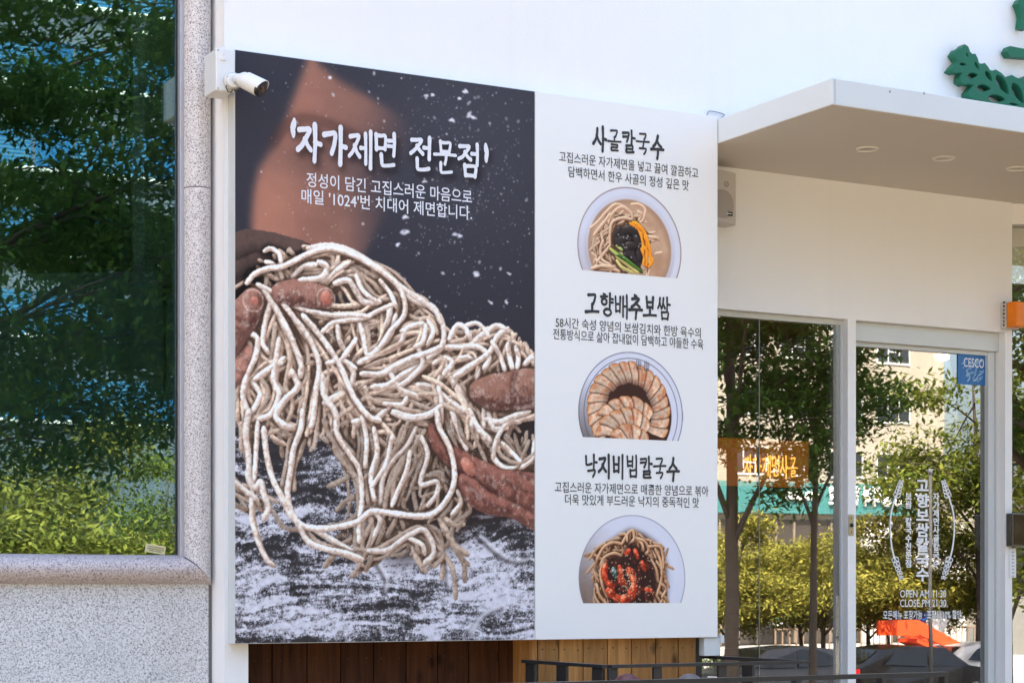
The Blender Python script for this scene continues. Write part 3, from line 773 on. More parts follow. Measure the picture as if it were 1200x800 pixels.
def circ(cx, cy, rx, ry, n=14): return [(cx + rx * math.cos(1.7 + 2 * math.pi * i / n), cy + ry * math.sin(1.7 + 2 * math.pi * i / n)) for i in range(n + 1)]
CONS = {
 'ㄱ': [[(.04, .80), (.45, .86), (.86, .88), (.80, .45), (.62, .05)]],
 'ㄴ': [[(.15, .98), (.17, .5), (.20, .14), (.55, .14), (.97, .26)]],
 'ㄷ': [[(.08, .90), (.88, .92)], [(.16, .88), (.16, .14), (.55, .10), (.97, .20)]],
 'ㄹ': [[(.10, .92), (.50, .94), (.86, .94), (.82, .56)], [(.14, .52), (.82, .56)], [(.14, .52), (.14, .10), (.55, .08), (.97, .16)]],
 'ㅁ': [[(.12, .95), (.17, .06)], [(.13, .88), (.5, .91), (.88, .90), (.82, .06)], [(.17, .12), (.84, .14)]],
 'ㅂ': [[(.12, 1), (.18, .06)], [(.86, 1), (.82, .04)], [(.16, .54), (.84, .56)], [(.18, .10), (.82, .12)]],
 'ㅅ': [[(.56, 1), (.46, .55), (.26, .24), (.02, .04)], [(.46, .58), (.70, .28), (.98, .06)]],
 'ㅇ': [circ(.5, .48, .40, .42)],
 'ㅈ': [[(.08, .86), (.50, .90), (.90, .92), (.60, .52), (.32, .22), (.02, .04)], [(.52, .50), (.74, .24), (.99, .06)]],
 'ㅊ': [[(.38, 1.06), (.62, .98)], [(.08, .76), (.50, .80), (.90, .80), (.60, .46), (.32, .20), (.02, .02)], [(.52, .44), (.74, .22), (.99, .04)]],
 'ㅋ': [[(.04, .84), (.45, .88), (.86, .90), (.80, .45), (.60, .04)], [(.06, .50), (.78, .54)]],
 'ㅎ': [[(.38, 1.06), (.64, .98)], [(.06, .78), (.94, .82)], circ(.5, .32, .34, .30)],
}
CONS['ㅆ'] = [[(x * .52, y) for x, y in s] for s in CONS['ㅅ']] + [[(.48 + x * .52, y) for x, y in s] for s in CONS['ㅅ']]
CONS['ㅃ'] = CONS['ㅂ']; CONS['ㄲ'] = CONS['ㄱ']
VOW = {
 'ㅣ': [[(.5, 1.02), (.52, .5), (.48, -.06)]],
 'ㅏ': [[(.32, 1.02), (.34, .5), (.30, -.06)], [(.34, .50), (.95, .46)]],
 'ㅑ': [[(.32, 1.02), (.34, .5), (.30, -.06)], [(.34, .66), (.95, .64)], [(.34, .38), (.95, .36)]],
 'ㅓ': [[(.72, 1.02), (.74, .5), (.70, -.06)], [(.05, .50), (.72, .52)]],
 'ㅕ': [[(.72, 1.02), (.74, .5), (.70, -.06)], [(.05, .66), (.72, .68)], [(.05, .38), (.72, .40)]],
 'ㅐ': [[(.16, .95), (.18, .5), (.16, .04)], [(.82, 1.02), (.84, .5), (.80, -.06)], [(.18, .50), (.82, .50)]],
 'ㅔ': [[(.40, .95), (.42, .5), (.40, .04)], [(.90, 1.02), (.92, .5), (.88, -.06)], [(-.12, .50), (.40, .52)]],
 'ㅗ': [[(.50, 1.0), (.50, .36)], [(.0, .24), (.5, .30), (1.0, .34)]],
 'ㅜ': [[(.0, .72), (.5, .78), (1.0, .82)], [(.56, .76), (.54, .3), (.50, -.15)]],
 'ㅡ': [[(0, .42), (.5, .48), (1, .54)]],
}
LEAD = 'ㄱㄲㄴㄷㄸㄹㅁㅂㅃㅅㅆㅇㅈㅉㅊㅋㅌㅍㅎ'
MED = 'ㅏㅐㅑㅒㅓㅔㅕㅖㅗㅘㅙㅚㅛㅜㅝㅞㅟㅠㅡㅢㅣ'
FIN = ' ㄱㄲㄳㄴㄵㄶㄷㄹㄺㄻㄼㄽㄾㄿㅀㅁㅂㅄㅅㅆㅇㅈㅊㅋㅌㅍㅎ'
def syllable(ch):
    """brush strokes of one syllable in a unit square"""
    if ch in '‘’':
        return [[(.35, .98), (.5, .86), (.42, .70)]] if ch == '’' else [[(.62, 1.0), (.46, .88), (.56, .74)]]
    k = ord(ch) - 0xAC00
    if not 0 <= k < 11172: return []
    L, V, F = LEAD[k // 588], MED[k % 588 // 28], FIN[k % 28]
    fit = lambda ss, x0, y0, x1, y1: [[(x0 + x * (x1 - x0), y0 + y * (y1 - y0)) for x, y in s] for s in ss]
    hor = V in 'ㅗㅜㅡ'
    if hor and F == ' ': return fit(CONS[L], .17, .46, .83, .98) + fit(VOW[V], .0, .0, 1.0, .46)
    if hor: return fit(CONS[L], .2, .66, .8, 1.0) + fit(VOW[V], .0, .36, 1.0, .66) + fit(CONS[F], .2, .0, .82, .32)
    wide = V in 'ㅐㅔ'
    x1 = .48 if wide else .58
    if F == ' ': return fit(CONS[L], .0, .20, x1, .92) + fit(VOW[V], .56 if wide else .60, .0, 1.0, 1.0)
    return fit(CONS[L], .02, .50, x1, .98) + fit(VOW[V], .54 if wide else .60, .42, 1.0, 1.02) + fit(CONS[F], .22, .0, .90, .36)

def ribbon(mb, pts, w, place, lift, seed, mi=0):
    """one brush stroke: a strip whose width swells and thins, with round ends"""
    rg = random.Random(seed)
    P = spline2(pts, .05)
    n = len(P)
    L = []; Rr = []
    a, b = rg.uniform(.95, 1.1), rg.uniform(.85, 1.02)
    for i in range(n):
        t = i / (n - 1)
        d = P[min(i + 1, n - 1)] - P[max(i - 1, 0)]; d = d / (np.linalg.norm(d) + 1e-9)
        ww = w * .5 * ((a * (1 - t) + b * t) - .12 * math.sin(math.pi * t)) * (1 + .03 * math.sin(i * 1.7 + seed))
        ww *= .86 + .2 * abs(d[1])
        L.append(P[i] + np.array((-d[1], d[0])) * ww); Rr.append(P[i] - np.array((-d[1], d[0])) * ww)
    def cap(c, d, r, k=5):
        nn = np.array((-d[1], d[0])); out = []
        for j in range(1, k):
            t = math.pi * j / k
            out.append(c + r * (nn * math.cos(t) + d * math.sin(t)))
        return out
    d1 = P[-1] - P[-2]; d1 /= np.linalg.norm(d1); d0 = P[0] - P[1]; d0 /= np.linalg.norm(d0)
    r1 = np.linalg.norm(L[-1] - Rr[-1]) / 2; r0 = np.linalg.norm(L[0] - Rr[0]) / 2
    up = [lift + .00011 * i / n for i in range(n)]
    v = [place(p, q) for p, q in zip(L, up)] + [place(p, q) for p, q in zip(Rr, up)]
    f = [(i, i + 1, n + i + 1, n + i) for i in range(n - 1)]
    e = len(v); c1 = cap(P[-1], d1, r1); v += [place(p, up[-1]) for p in c1]; f.append([n - 1] + list(range(e, e + len(c1))) + [2 * n - 1])
    e = len(v); c0 = cap(P[0], d0, r0); v += [place(p, lift) for p in c0]; f.append([n] + list(range(e, e + len(c0))) + [0])
    mb.add(v, f, mi)

def brush_text(name, body, m, parent, x0, x1, zc, size, y, face=-1, weight=.17, rise=0.0, seed=1, vertical=False, step=None, gapw=.45):
    """lettering drawn with brush strokes: from x0 to x1 (or downwards), size = height of a syllable"""
    mb = MB(); k = 0
    if vertical:
        cells = [(x0 - size * .45, zc - i * step) for i in range(len(body))]; sw = size * .9
    else:
        ad = [.42 if c in '‘’' else (gapw if c == ' ' else 1.0) for c in body]; tot = sum(ad); u = (x1 - x0) / tot; xs = np.cumsum([0] + ad)
        cells = [(x0 + xs[i] * u, zc) for i in range(len(body))]; sw = u * .90
    rg = random.Random(seed)
    for i, ch in enumerate(body):
        cx, cz = cells[i]; j = rg.uniform(-.03, .03)
        s2 = sw * (.5 if ch in '‘’' else 1)
        kf = ord(ch) - 0xAC00
        wf_ = 1.9 if kf < 0 else (.68 if kf % 28 and MED[kf % 588 // 28] in 'ㅗㅜㅡ' else (.84 if kf % 28 or MED[kf % 588 // 28] in 'ㅐㅔ' else 1.0)) * (.9 if LEAD[kf // 588] in 'ㅆㅂㅃ' else 1)
        for st in syllable(ch):
            st = [(px + rg.uniform(-.012, .012), pz + rg.uniform(-.012, .012)) for px, pz in st]
            def place(p, lift):
                X = cx + p[0] * s2; Z = cz + (p[1] - .5 + j) * size
                if face > 0: X = x0 + x1 - X
                return (X, y + face * lift, Z)
            ribbon(mb, [(a, b) for a, b in st], weight * wf_, place, .0004 + .00012 * (k % 9), seed * 131 + k); k += 1
    return mb.build(name, m, parent, recalc=False)

def vertical_text(name, body, m, parent, xc, z_top, z_bot, w, y, off=.03):
    """lettering stacked one syllable above the other, between two heights"""
    cu = bpy.data.curves.new(name, 'FONT'); cu.body = '\n'.join(body); cu.size = 1; cu.align_x = 'CENTER'; cu.offset = off; cu.resolution_u = 4
    o = bpy.data.objects.new(name, cu); COL.objects.link(o); bpy.context.view_layer.update()
    me = bpy.data.meshes.new_from_object(o.evaluated_get(bpy.context.evaluated_depsgraph_get())); bpy.data.objects.remove(o)
    n = len(me.vertices); v = np.empty(n * 3); me.vertices.foreach_get('co', v); v = v.reshape(-1, 3); lo, hi = v.min(0), v.max(0)
    q = np.empty_like(v); q[:, 0] = xc + (v[:, 0] - (lo[0] + hi[0]) / 2) / (hi[0] - lo[0]) * w; q[:, 1] = y - .0006
    q[:, 2] = z_bot + (v[:, 1] - lo[1]) / (hi[1] - lo[1]) * (z_top - z_bot)
    me.vertices.foreach_set('co', q.ravel()); me.materials.clear(); me.materials.append(m); me.name = name; me.update()
    return link(bpy.data.objects.new(name, me), parent)
# ---------------------------------------------------------------- ground
def sheet(name, x0, x1, y0, y1, z, m):
    return tag(MB().add([(x0, y0, z), (x1, y0, z), (x1, y1, z), (x0, y1, z)], [(0, 1, 2, 3)]).build(name, m), kind='structure')
ASPH = mat('asphalt', (.055, .055, .057), .9, var=.25, scale=3, bump=.3, bscale=60)
PAVE = mat('warm_paving', (.50, .35, .185), .85, var=.25, scale=1.5, bump=.2, bscale=30)
WALK = mat('concrete_paving', (.34, .32, .29), .85, var=.2, scale=1.2)
SOIL = mat('far_ground', (.16, .15, .12), .95, var=.3, scale=.1)
LINE = mat('road_paint', (.75, .75, .72), .7)
ZS = -1.6                                                    # street level; the shop stands on a raised terrace
sheet('ground', -900, 900, -900, 900, ZS - .02, SOIL)
tag(MB().box(-40, 60, -13, .8, ZS - .01, -.30).build('terrace', PAVE), kind='structure')
sheet('pavement', -200, 300, -24, -13, ZS + .12, WALK)
MBk = MB(); MBk.box(-200, 300, -24.2, -24.0, ZS - .01, ZS + .13); MBk.box(-200, 300, -45.2, -45.0, ZS - .01, ZS + .13)
tag(MBk.build('kerb', mat('kerb_stone', (.36, .35, .33), .8)), kind='structure')
sheet('road', -200, 300, -45, -24.2, ZS, ASPH)
q = MB()
for yy in (-31, -38):
    for i in range(60): q.add([(-40 + i * 4, yy - .07, ZS + .004), (-38 + i * 4, yy - .07, ZS + .004), (-38 + i * 4, yy + .07, ZS + .004), (-40 + i * 4, yy + .07, ZS + .004)], [(0, 1, 2, 3)])
tag(q.build('road_markings', LINE), kind='structure')
sheet('far_pavement', -200, 300, -74, -45.2, ZS + .12, WALK)

# ---------------------------------------------------------------- the shop building
XS0 = at(275, 400, 0).x; XS1 = at(627, 400, 0).x; XS2 = at(841, 400, 0).x           # the two sign panels
ZT, ZB = 3.119, 1.064
YW, YR = .065, .35                                                                # wall face, recessed wall under the canopy
XW0 = at(263, 400, YW).x
shop = empty('shop_building', 'white rendered noodle shop building with a flat canopy, plank cladding and a glazed front', 'shop building')
XE = 20.0
XD0 = at(1003, 400, YR).x; XD1 = at(1178, 400, YR).x; XP1 = at(1186, 400, YR).x    # door opening, right end of the recessed wall
XC0 = XS2 + .003
ZC = 3.014                                                                        # underside of the canopy
b = MB()
b.box(XW0, XE, YW, .6, ZC + .10, 4.8)                                             # wall above the canopy and the sign
xk0 = at(291, 780, YW).x; xk1 = at(823, 780, .05).x
b.box(XW0, xk0, YW, .6, -.3, ZC + .10)                                            # white end of the wall beside the planks
b.box(xk0, XS2 + .0, YW, .6, ZB + .004, ZC + .10)                                 # behind the sign
front = b.build('wall', WHITE, shop)
b = MB(); b.box(XW0, XE, .6, 9, 4.6, 4.8); b.box(7.2, XE, .6, 9, 4.8, 50); b.box(XE - .3, XE, .6, 9, -.3, 4.6)  # low roof and end wall; the unseen tower is added to shade street trees
b.build('roof_and_shade_tower', mat('pale_facade', (.62, .61, .58), .8, var=.06, scale=.6), shop)
ZWT = 2.422; ZTR = 2.338
YF = YG - .010
b = MB()
XM0 = at(993.5, 400, YR).x
b.box(XC0 - .3, XP1, YR, .52, ZWT, ZC + .0995)                                    # wall over window and door
b.box(XM0, XD0, YR, .50, -.28, ZWT)                                               # post between window and door
b.box(XD1, XP1, YR, .52, -.28, ZWT)                                               # post right of the door
b.build('recessed_wall', WHITE, shop)
b = MB(); cd_ = at(981, 93, -.72)
XR = 8.4
b.box(XC0, XR, -.72, YR + .1, ZC, ZC + .098, 0, .004)
can = b.build('canopy', [PAINT, SOFFIT], shop)
for p in can.data.polygons:
    if p.normal.z < -.9: p.material_index = 1
def on_plane_z(px, py, z):
    u = (px - 600) / FPX; t = (z - EYE) * FPX / (691 - py)
    return Vector((t * (math.sin(YAW) + u * math.cos(YAW)), CAM_Y + t * (math.cos(YAW) - u * math.sin(YAW)), z))
b = MB()
for px, py in ((1043, 107.5), (1083, 109.5)):
    p_ = at(px, py, -.7205); b = MB(); b.ball(p_, .005, sc=(1, .4, 1), nu=8, nv=6); b.build('fixing', GREY, can)
b = MB(); b.box(XC0 + .012, XC0 + .0135, -.7215, -.7205, ZC + .004, ZC + .094); b.build('seam', GREY, can)
LENS = mat('frosted_lens', (.42, .40, .38), .3)
for px, py in ((1016, 174), (1106, 185), (1191, 197)):
    c = on_plane_z(px, py, ZC)
    ring = MB(); n = 28
    for i in range(n):
        a0, a1 = 2 * math.pi * i / n, 2 * math.pi * (i + 1) / n
        def ringp(a, r, z): return (c.x + r * math.cos(a), c.y + r * math.sin(a), z)
        prof = [(.048, ZC - .001), (.046, ZC - .006), (.038, ZC - .007), (.034, ZC - .002)]
        for (r0, z0), (r1, z1) in zip(prof, prof[1:]):
            ring.add([ringp(a0, r0, z0), ringp(a1, r0, z0), ringp(a1, r1, z1), ringp(a0, r1, z1)], [(0, 1, 2, 3)], 0, True)
    ring.add([ringp(2 * math.pi * i / n, .034, ZC - .002) for i in range(n)], [list(range(n))], 1)
    ring.build('downlight', [mat('downlight_trim', (.66, .64, .62), .4), LENS], can)
# splayed side wall with a window, right of the door
rd = Vector((math.cos(YAW), -math.sin(YAW), 0)); fw = Vector((math.sin(YAW), math.cos(YAW), 0))
o0 = Vector((XP1 + .003, YR + .004, 0))
def splay(mb, a0, a1, d0, d1, z0, z1, mi=0):
    v = [o0 + rd * a + fw * d + Vector((0, 0, z)) for z in (z0, z1) for d in (d0, d1) for a in (a0, a1)]
    mb.add(v, [(0, 2, 3, 1), (4, 5, 7, 6), (0, 1, 5, 4), (2, 6, 7, 3), (0, 4, 6, 2), (1, 3, 7, 5)], mi)
zsw = at(1190, 263, YR).z
b = MB(); splay(b, 0, 1.2, 0, .1, zsw, ZC - .002); b.build('side_wall', WHITE, shop)
b = MB(); splay(b, .006, 1.2, .06, .07, -.25, zsw); b.build('side_window', GLS, shop)

# plank cladding: a dark stained bay, and a paler bay that stands proud of it
def planks(name, edges, y, d, m, nz_, z0=-.28, z1=ZB + .05, ret=None):
    mb = MB(); tint = []
    for a, c in zip(edges, edges[1:]):
        f0 = len(mb.f); mb.box(a + .0022, c - .0022, y, y + d, z0, z1, 0, .0016)
        if c - a > .05:
            for fx_ in (.22, .78): mb.ball((a + (c - a) * fx_, y - .0005, nz_ + random.uniform(-.004, .004)), .0033, 1, sc=(1, .35, 1), nu=8, nv=5)
        tint += [random.random()] * (len(mb.f) - f0)
    if ret:
        x, ya, yb, n = ret
        for i in range(n):
            f0 = len(mb.f); s0 = ya + (yb - ya) * i / n; s1 = ya + (yb - ya) * (i + 1) / n
            mb.box(x, x + .02, s0 + .003, s1 - .003, z0, z1, 0, .0016); tint += [.85 + .15 * random.random()] * (len(mb.f) - f0)
    o = mb.build(name, [m, NAIL], shop)
    at_ = o.data.attributes.new('tint', 'FLOAT', 'FACE'); at_.data.foreach_set('value', tint)
    return o
YDK = .19; YLT = .035
NAIL = mat('rusty_nail', (.05, .035, .025), .5, metal=.6)
ed = [at(p, 780, YDK).x for p in (291, 319, 360, 399.5, 438, 476, 513, 549, 585, 625)]
dark = planks('dark_plank_cladding', ed, YDK, .02, WOODD, 1.0)
xl0 = at(624.5, 780, YLT).x
el = [xl0 + .021] + [at(p, 780, YLT).x for p in (655, 683.5, 712, 740, 768.5, 795, 816)]
light = planks('pine_plank_cladding', el, YLT, .02, WOODL, 1.025, ret=(xl0, YLT, YDK + .02, 2))
b = MB(); b.box(xk0, xl0, YDK + .024, .6, -.3, ZB + .06); b.box(xl0 + .022, el[-1], YLT + .024, .6, -.3, ZB + .06)
b.box(el[-1], el[-1] + .035, YLT + .012, .5, -.3, ZB); b.build('batten_wall', mat('dark_backing', (.03, .028, .026), .8), shop)
x0, x1 = at(822, 760, .03).x, at(841, 760, .03).x
b = MB(); b.box(x0, x1, .01, .34, at(830, 768, .01).z, ZB - .002, 0, .002); b.box(x1 - .004, x1 + .012, .0, .03, at(830, 750, 0).z - .012, at(830, 741, 0).z - .01, 0, .003)
b.build('sign_bracket', PAINT, shop)
# corner trim: the white return between the two buildings is the wall's own side; a thin flashing caps its foot
# shop window
XG0 = XC0 - .35
b = MB()
fr = .022
b.box(XG0, XM0 - .001, YF, YF + .05, ZWT - fr, ZWT - .001); b.box(XM0 - .007, XM0 - .001, YF, YF + .05, -.25, ZWT - fr); b.box(XG0, XM0 - .007, YF, YF + .05, -.28, -.20)
win = b.build('shop_window', PAINT, shop)
b = MB(); b.box(XG0, XM0 - .0075, YG, YG + .012, -.199, ZWT - fr - .001); b.build('pane', GLS, win)
b = MB(); 
for f in (.30, .52): pass
xg = at(890, 500, YG - .002).x
b.box(xg - .002, xg + .002, YG - .0015, YG + .0135, -.198, ZWT - fr - .002); b.build('silicone_joint', mat('clear_joint', (.20, .20, .17), .3), win)
# the door: transom box, frame, pane, lock, lettering
YD = YR + .07
b = MB()
b.box(XD0 + .001, XD1 - .001, YD - .03, YD + .05, ZTR, ZWT - .001, 0, .003)
xa, xb = at(1156, 400, YD).x, at(1166, 400, YD).x
b.box(xa, xb - .012, YD - .012, YD + .04, -.26, ZTR - .001, 0, .002)
b.box(xb - .010, XD1 - .001, YD, YD + .05, -.26, ZTR - .001)
b.box(XD0 + .001, XD0 + .012, YD, YD + .04, -.26, ZTR - .001)
b.box(XD0 + .012, xa, YD, YD + .04, -.26, -.16)
b.box(XD0 + .012, xa, YD - .004, YD + .04, ZTR - .018, ZTR - .001)
door = b.build('glass_door', PAINT, shop)
b = MB(); b.box(XD0 + .0125, xa - .0005, YD + .012, YD + .022, -.1595, ZTR - .0185); b.build('pane', GLS, door)
b = MB(); p = at(997, 615, YR); b.box(p.x - .014, p.x + .014, YR - .004, YR - .0005, p.z - .045, p.z + .045, 0, .001); b.ball((p.x + .001, YR - .006, p.z), .009, 1)
for dz in (.03, -.03): b.ball((p.x, YR - .004, p.z + dz), .003, 1)
b.build('lock_plate', [mat('brass_plate', (.42, .34, .19), .4, metal=.5), DARKP], door)
YL = YD + .010
def zat(py, px=1081): return at(px, py, YL).z
xat = lambda px: at(px, 600, YL).x
sz = (zat(563) - zat(680)) / 7
vertical_text('name_lettering', '고향보쌈칼국수', VINYL, door, xat(1081), zat(562), zat(681), xat(1089) - xat(1073.5), YL, .035)
vertical_text('side_lettering', '자가제면사골칼국수', VINYL, door, xat(1097), zat(577, 1097), zat(664.5, 1097), xat(1100.8) - xat(1093.2), YL, .03)
vertical_text('side_lettering', '보쌈 칼국수전문점', VINYL, door, xat(1064.5), zat(577, 1065), zat(664.5, 1065), xat(1068.3) - xat(1060.7), YL, .03)
hh = at(1081, 500, YL)
text_mesh('hours_lettering', 'OPEN AM 11:30', VINYL, door, (xat(1082), YL - .0006, zat(695, 1082)), w=xat(1109) - xat(1055), h=.046, off=.006)
text_mesh('hours_lettering', 'CLOSE PM 21:30', VINYL, door, (xat(1082), YL - .0006, zat(706, 1082)), w=xat(1109) - xat(1055), h=.046, off=.006)
text_mesh('offer_lettering', '모든메뉴 포장가능 · 포장시 10% 할인', VINYL, door, (xat(1081), YL - .0006, zat(720, 1081)), w=xat(1127) - xat(1036), h=.043, off=.014)
def wheat(name, px, sgn):
    mb = MB(); k = 0
    tr = lambda x, y: (at(x, y, YL).x, at(x, y, YL).z)
    def pl(p, lift): return (p[0], YL - lift, p[1])
    stem = [(px, 580), (px - 5.5 * sgn, 600), (px - 6.8 * sgn, 620), (px - 5 * sgn, 640), (px - 1.5 * sgn, 655)]
    def rib(pts, w):
        nonlocal k
        P = np.array([tr(*p) for p in spline2(pts, 1.0)]); n = len(P); v = []; f = []
        for i in range(n):
            d = P[min(i + 1, n - 1)] - P[max(i - 1, 0)]; d /= np.linalg.norm(d) + 1e-9; q = np.array((-d[1], d[0])) * w
            v += [pl(P[i] + q, .0004 + .0001 * (k % 7)), pl(P[i] - q, .0004 + .0001 * (k % 7))]
        mb.add(v, [(2 * i, 2 * i + 1, 2 * i + 3, 2 * i + 2) for i in range(n - 1)]); k += 1
    rib(stem, .0042)
    for (x0, y0, x1, y1) in ((px, 583, px + 6.5 * sgn, 562), (px - 2 * sgn, 652, px + 7 * sgn, 680)):
        dx, dy = (x1 - x0), (y1 - y0); L = math.hypot(dx, dy); dx, dy = dx / L, dy / L; nx, ny = -dy, dx
        for i in range(5):
            t = i / 5; cx, cy = x0 + (x1 - x0) * t, y0 + (y1 - y0) * t; s = 7.0 * (1 - .1 * i)
            for q in (-1, 1):
                e = (cx + dx * s + nx * q * s * .42, cy + dy * s + ny * q * s * .42)
                rib([(cx, cy), (cx + dx * s * .35 + nx * q * s * .55, cy + dy * s * .35 + ny * q * s * .55), e], .0021)
                rib([(cx, cy), (cx + dx * s * .6 + nx * q * s * .1, cy + dy * s * .6 + ny * q * s * .1), e], .0021)
    return mb.build(name, VINYL, door, recalc=False)
wheat('wheat_emblem', 1050, 1); wheat('wheat_emblem', 1111.5, -1)

# ---------------------------------------------------------------- inside the shop
IW = mat('interior_wall_paint', (.42, .33, .22), .8, var=.1, scale=1.5)
SLAT = woodmat('counter_slat', (.26, .19, .11), (.40, .30, .19))
b = MB()
b.box(3.6, 12, 7.0, 7.1, -.28, 2.9); b.box(3.5, 3.6, .62, 7.1, -.28, 2.9); b.box(12, 12.1, .62, 7.1, -.28, 2.9)
b.build('interior_wall', IW, shop)
b = MB(); b.box(3.6, 12, .60, 7.0, 2.62, 2.7); b.build('interior_ceiling', mat('ceiling_paint', (.55, .47, .34), .8), shop)
b = MB(); b.box(3.6, 12, .45, 7.0, -.295, -.27); b.build('interior_floor', mat('brown_tile', (.12, .085, .06), .5, var=.2), shop)
cx0, cx1 = at(843, 750, 1.2).x - .5, at(921, 750, 1.2).x
b = MB(); tint = []; z = -.27; ztop = at(880, 689, 1.2).z
while z < ztop - .01:
    f0 = len(b.f); b.box(cx0, cx1, 1.2, 1.75, z + .003, min(z + .075, ztop), 0, .002); tint += [random.random()] * (len(b.f) - f0); z += .078
o = b.build('serving_counter', SLAT); o.data.attributes.new('tint', 'FLOAT', 'FACE').data.foreach_set('value', tint)
tag(o, 'slatted wooden counter seen low through the shop window', 'counter')
b = MB(); p0, p1 = at(835, 512, 2.2), at(948, 571, 2.2); b.box(p0.x, p1.x, 2.2, 2.26, p1.z, p0.z, 0, .004)
sg = b.build('lit_sign', mat('orange_lightbox', (.36, .11, .010), .4, emit=.34))
tag(sg, 'orange lit sign board with noodle lettering hanging inside behind the shop window', 'lit sign')
LIT = mat('glowing_lettering', (.75, .38, .08), .4, emit=2.0)
brush_text('lettering', '자가제면사골', LIT, sg, at(872, 545, 2.199).x, at(935, 545, 2.199).x, at(900, 546, 2.199).z, .105, 2.198, weight=.16, seed=8)
b = MB(); p = at(1107, 416, 2.0); b.ball(p, .032, 0); b.tube([p + Vector((0, 0, .03)), p + Vector((0, 0, .09))], [.034, .016], 14, 1); b.tube([p + Vector((0, 0, .09)), (p.x, p.y, 2.62)], .004, 6, 1)
tag(b.build('pendant_lamp', [mat('lamp_glow', (1, .78, .45), .4, emit=14), DARKP]), 'small glowing pendant bulb inside above the glass door', 'lamp')

# ---------------------------------------------------------------- the granite building on the left
gra = empty('granite_building', 'grey granite building corner with a large tinted window', 'building')
YGR = .19; YGL = .215
xc0 = at(214, 400, .17).x; XG1 = XW0 - .002
zs_t = at(150, 651, .20).z; zs_b = at(150, 684, .15).z
b = MB(); b.box(-8, XG1, YGR, .6, -.3, zs_b + .01); b.box(-8, XG1, YGR, .6, 5.2, 30); b.box(-8, -3.0, YGR, .6, zs_b + .01, 5.2); b.box(xc0 + .006, XG1, YGR + .012, .6, zs_b + .01, 5.2)
b.box(-8, XG1, 8.6, 9, -.3, 30); b.box(XG1 - .15, XG1, .6, 8.6, -.3, 30); b.box(-8, -7.6, .6, 8.6, -.3, 30); b.build('wall', GRAN, gra)
b = MB(); b.box(XG1 - .010, XG1 - .0005, YGR - .003, YGR - .0002, -.28, zs_b - .002); b.build('sealant_joint', mat('grey_sealant', (.13, .13, .125), .7), gra)
# half-round surround: upright in lengths with joints, sill with a mitred corner
def nose(n=12, d=.062): return [(-math.cos(math.pi * i / n), -math.sin(math.pi * i / n) * d) for i in range(n + 1)]
xm, hw = (xc0 + XG1) / 2 + .004, (XG1 - xc0) / 2 - .006
b = MB()
def upright(z0, z1, cut=0.0):
    v = []; pr = nose()
    for z, top in ((z0, 0), (z1, 1)):
        for (a, dy) in pr:
            zz = z
            if cut and not top: zz = z0 + (1 - (a + 1) / 2) * cut
            v.append((xm + a * hw, YGR + .010 + dy, zz))
    n = len(pr)
    b.add(v, [(i, i + 1, n + i + 1, n + i) for i in range(n - 1)], 0, True)
    b.add([v[n + i] for i in range(n)], [list(range(n))]); b.add([v[i] for i in range(n)], [list(range(n))])
zj = at(230, 219, .15).z
upright(zs_b + .001, zj - .0015, cut=zs_t - zs_b - .001); upright(zj + .0015, zj + 1.2); upright(zj + 1.203, 5.2)
b.build('window_surround', GRANC, gra)
b = MB(); pr = nose(12, .07); v = []; n = len(pr); zm, hz = (zs_t + zs_b) / 2, (zs_t - zs_b) / 2
for x_, m_ in ((-3.0, 0), (XG1, 1)):
    for (a, dy) in pr:
        xx_ = x_
        if m_: xx_ = xc0 + (1 - (a + 1) / 2) * (XG1 - xc0)
        v.append((xx_ - (.002 if m_ else 0), YGR + .010 + dy, zm + a * hz))
b.add(v, [(i, i + 1, n + i + 1, n + i) for i in range(n - 1)], 0, True); b.add(v[n:], [list(range(n))]); b.add([v[0], v[n - 1], v[2 * n - 1], v[n]], [(0, 1, 2, 3)])
b.build('sill', GRANP, gra)
b = MB(); xf0, xf1 = at(209.5, 400, .20).x, at(214.5, 400, .20).x
b.box(xf0, xf1, .185, .25, zs_t - .012, 5.19, 0, .003); b.box(-3.0, xf0, .20, .25, zs_t - .03, zs_t + .004)
wf = b.build('window', mat('anodised_frame', (.44, .43, .46), .4, metal=.3, var=.05), gra)
b = MB(); b.box(-2.99, xf0 - .0005, YGL, YGL + .012, zs_t + .0045, 5.18); b.build('pane', GLD, wf)
b = MB(); b.box(xf0 - .006, xf0 - .0002, YGL - .004, YGL - .0004, zs_t + .005, 5.17); b.build('gasket', DARKP, wf)
# worn film on the inside of the pane
FILM = bpy.data.materials.new('grey_window_film'); FILM.use_nodes = True
fn = FILM.node_tree.nodes; fl_ = FILM.node_tree.links; fn.clear()
fo = fn.new('ShaderNodeOutputMaterial'); fd = fn.new('ShaderNodeBsdfDiffuse'); fd.inputs[0].default_value = (.42, .52, .50, 1); ft = fn.new('ShaderNodeBsdfTransparent'); fm = fn.new('ShaderNodeMixShader')
ftc = fn.new('ShaderNodeTexCoord'); fmp = fn.new('ShaderNodeMapping'); fmp.inputs['Scale'].default_value = (16, 1, .5); fnz = fn.new('ShaderNodeTexNoise'); fnz.inputs['Scale'].default_value = 1.4; fnz.inputs['Detail'].default_value = 6
fmr = fn.new('ShaderNodeMapRange'); fmr.inputs['From Min'].default_value = .3; fmr.inputs['From Max'].default_value = .75; fmr.inputs['To Min'].default_value = .45; fmr.inputs['To Max'].default_value = .85
fl_.new(ftc.outputs['Object'], fmp.inputs[0]); fl_.new(fmp.outputs[0], fnz.inputs['Vector']); fl_.new(fnz.outputs['Fac'], fmr.inputs[0]); fl_.new(fmr.outputs[0], fm.inputs[0]); fl_.new(ft.outputs[0], fm.inputs[1]); fl_.new(fd.outputs[0], fm.inputs[2]); fl_.new(fm.outputs[0], fo.inputs[0])
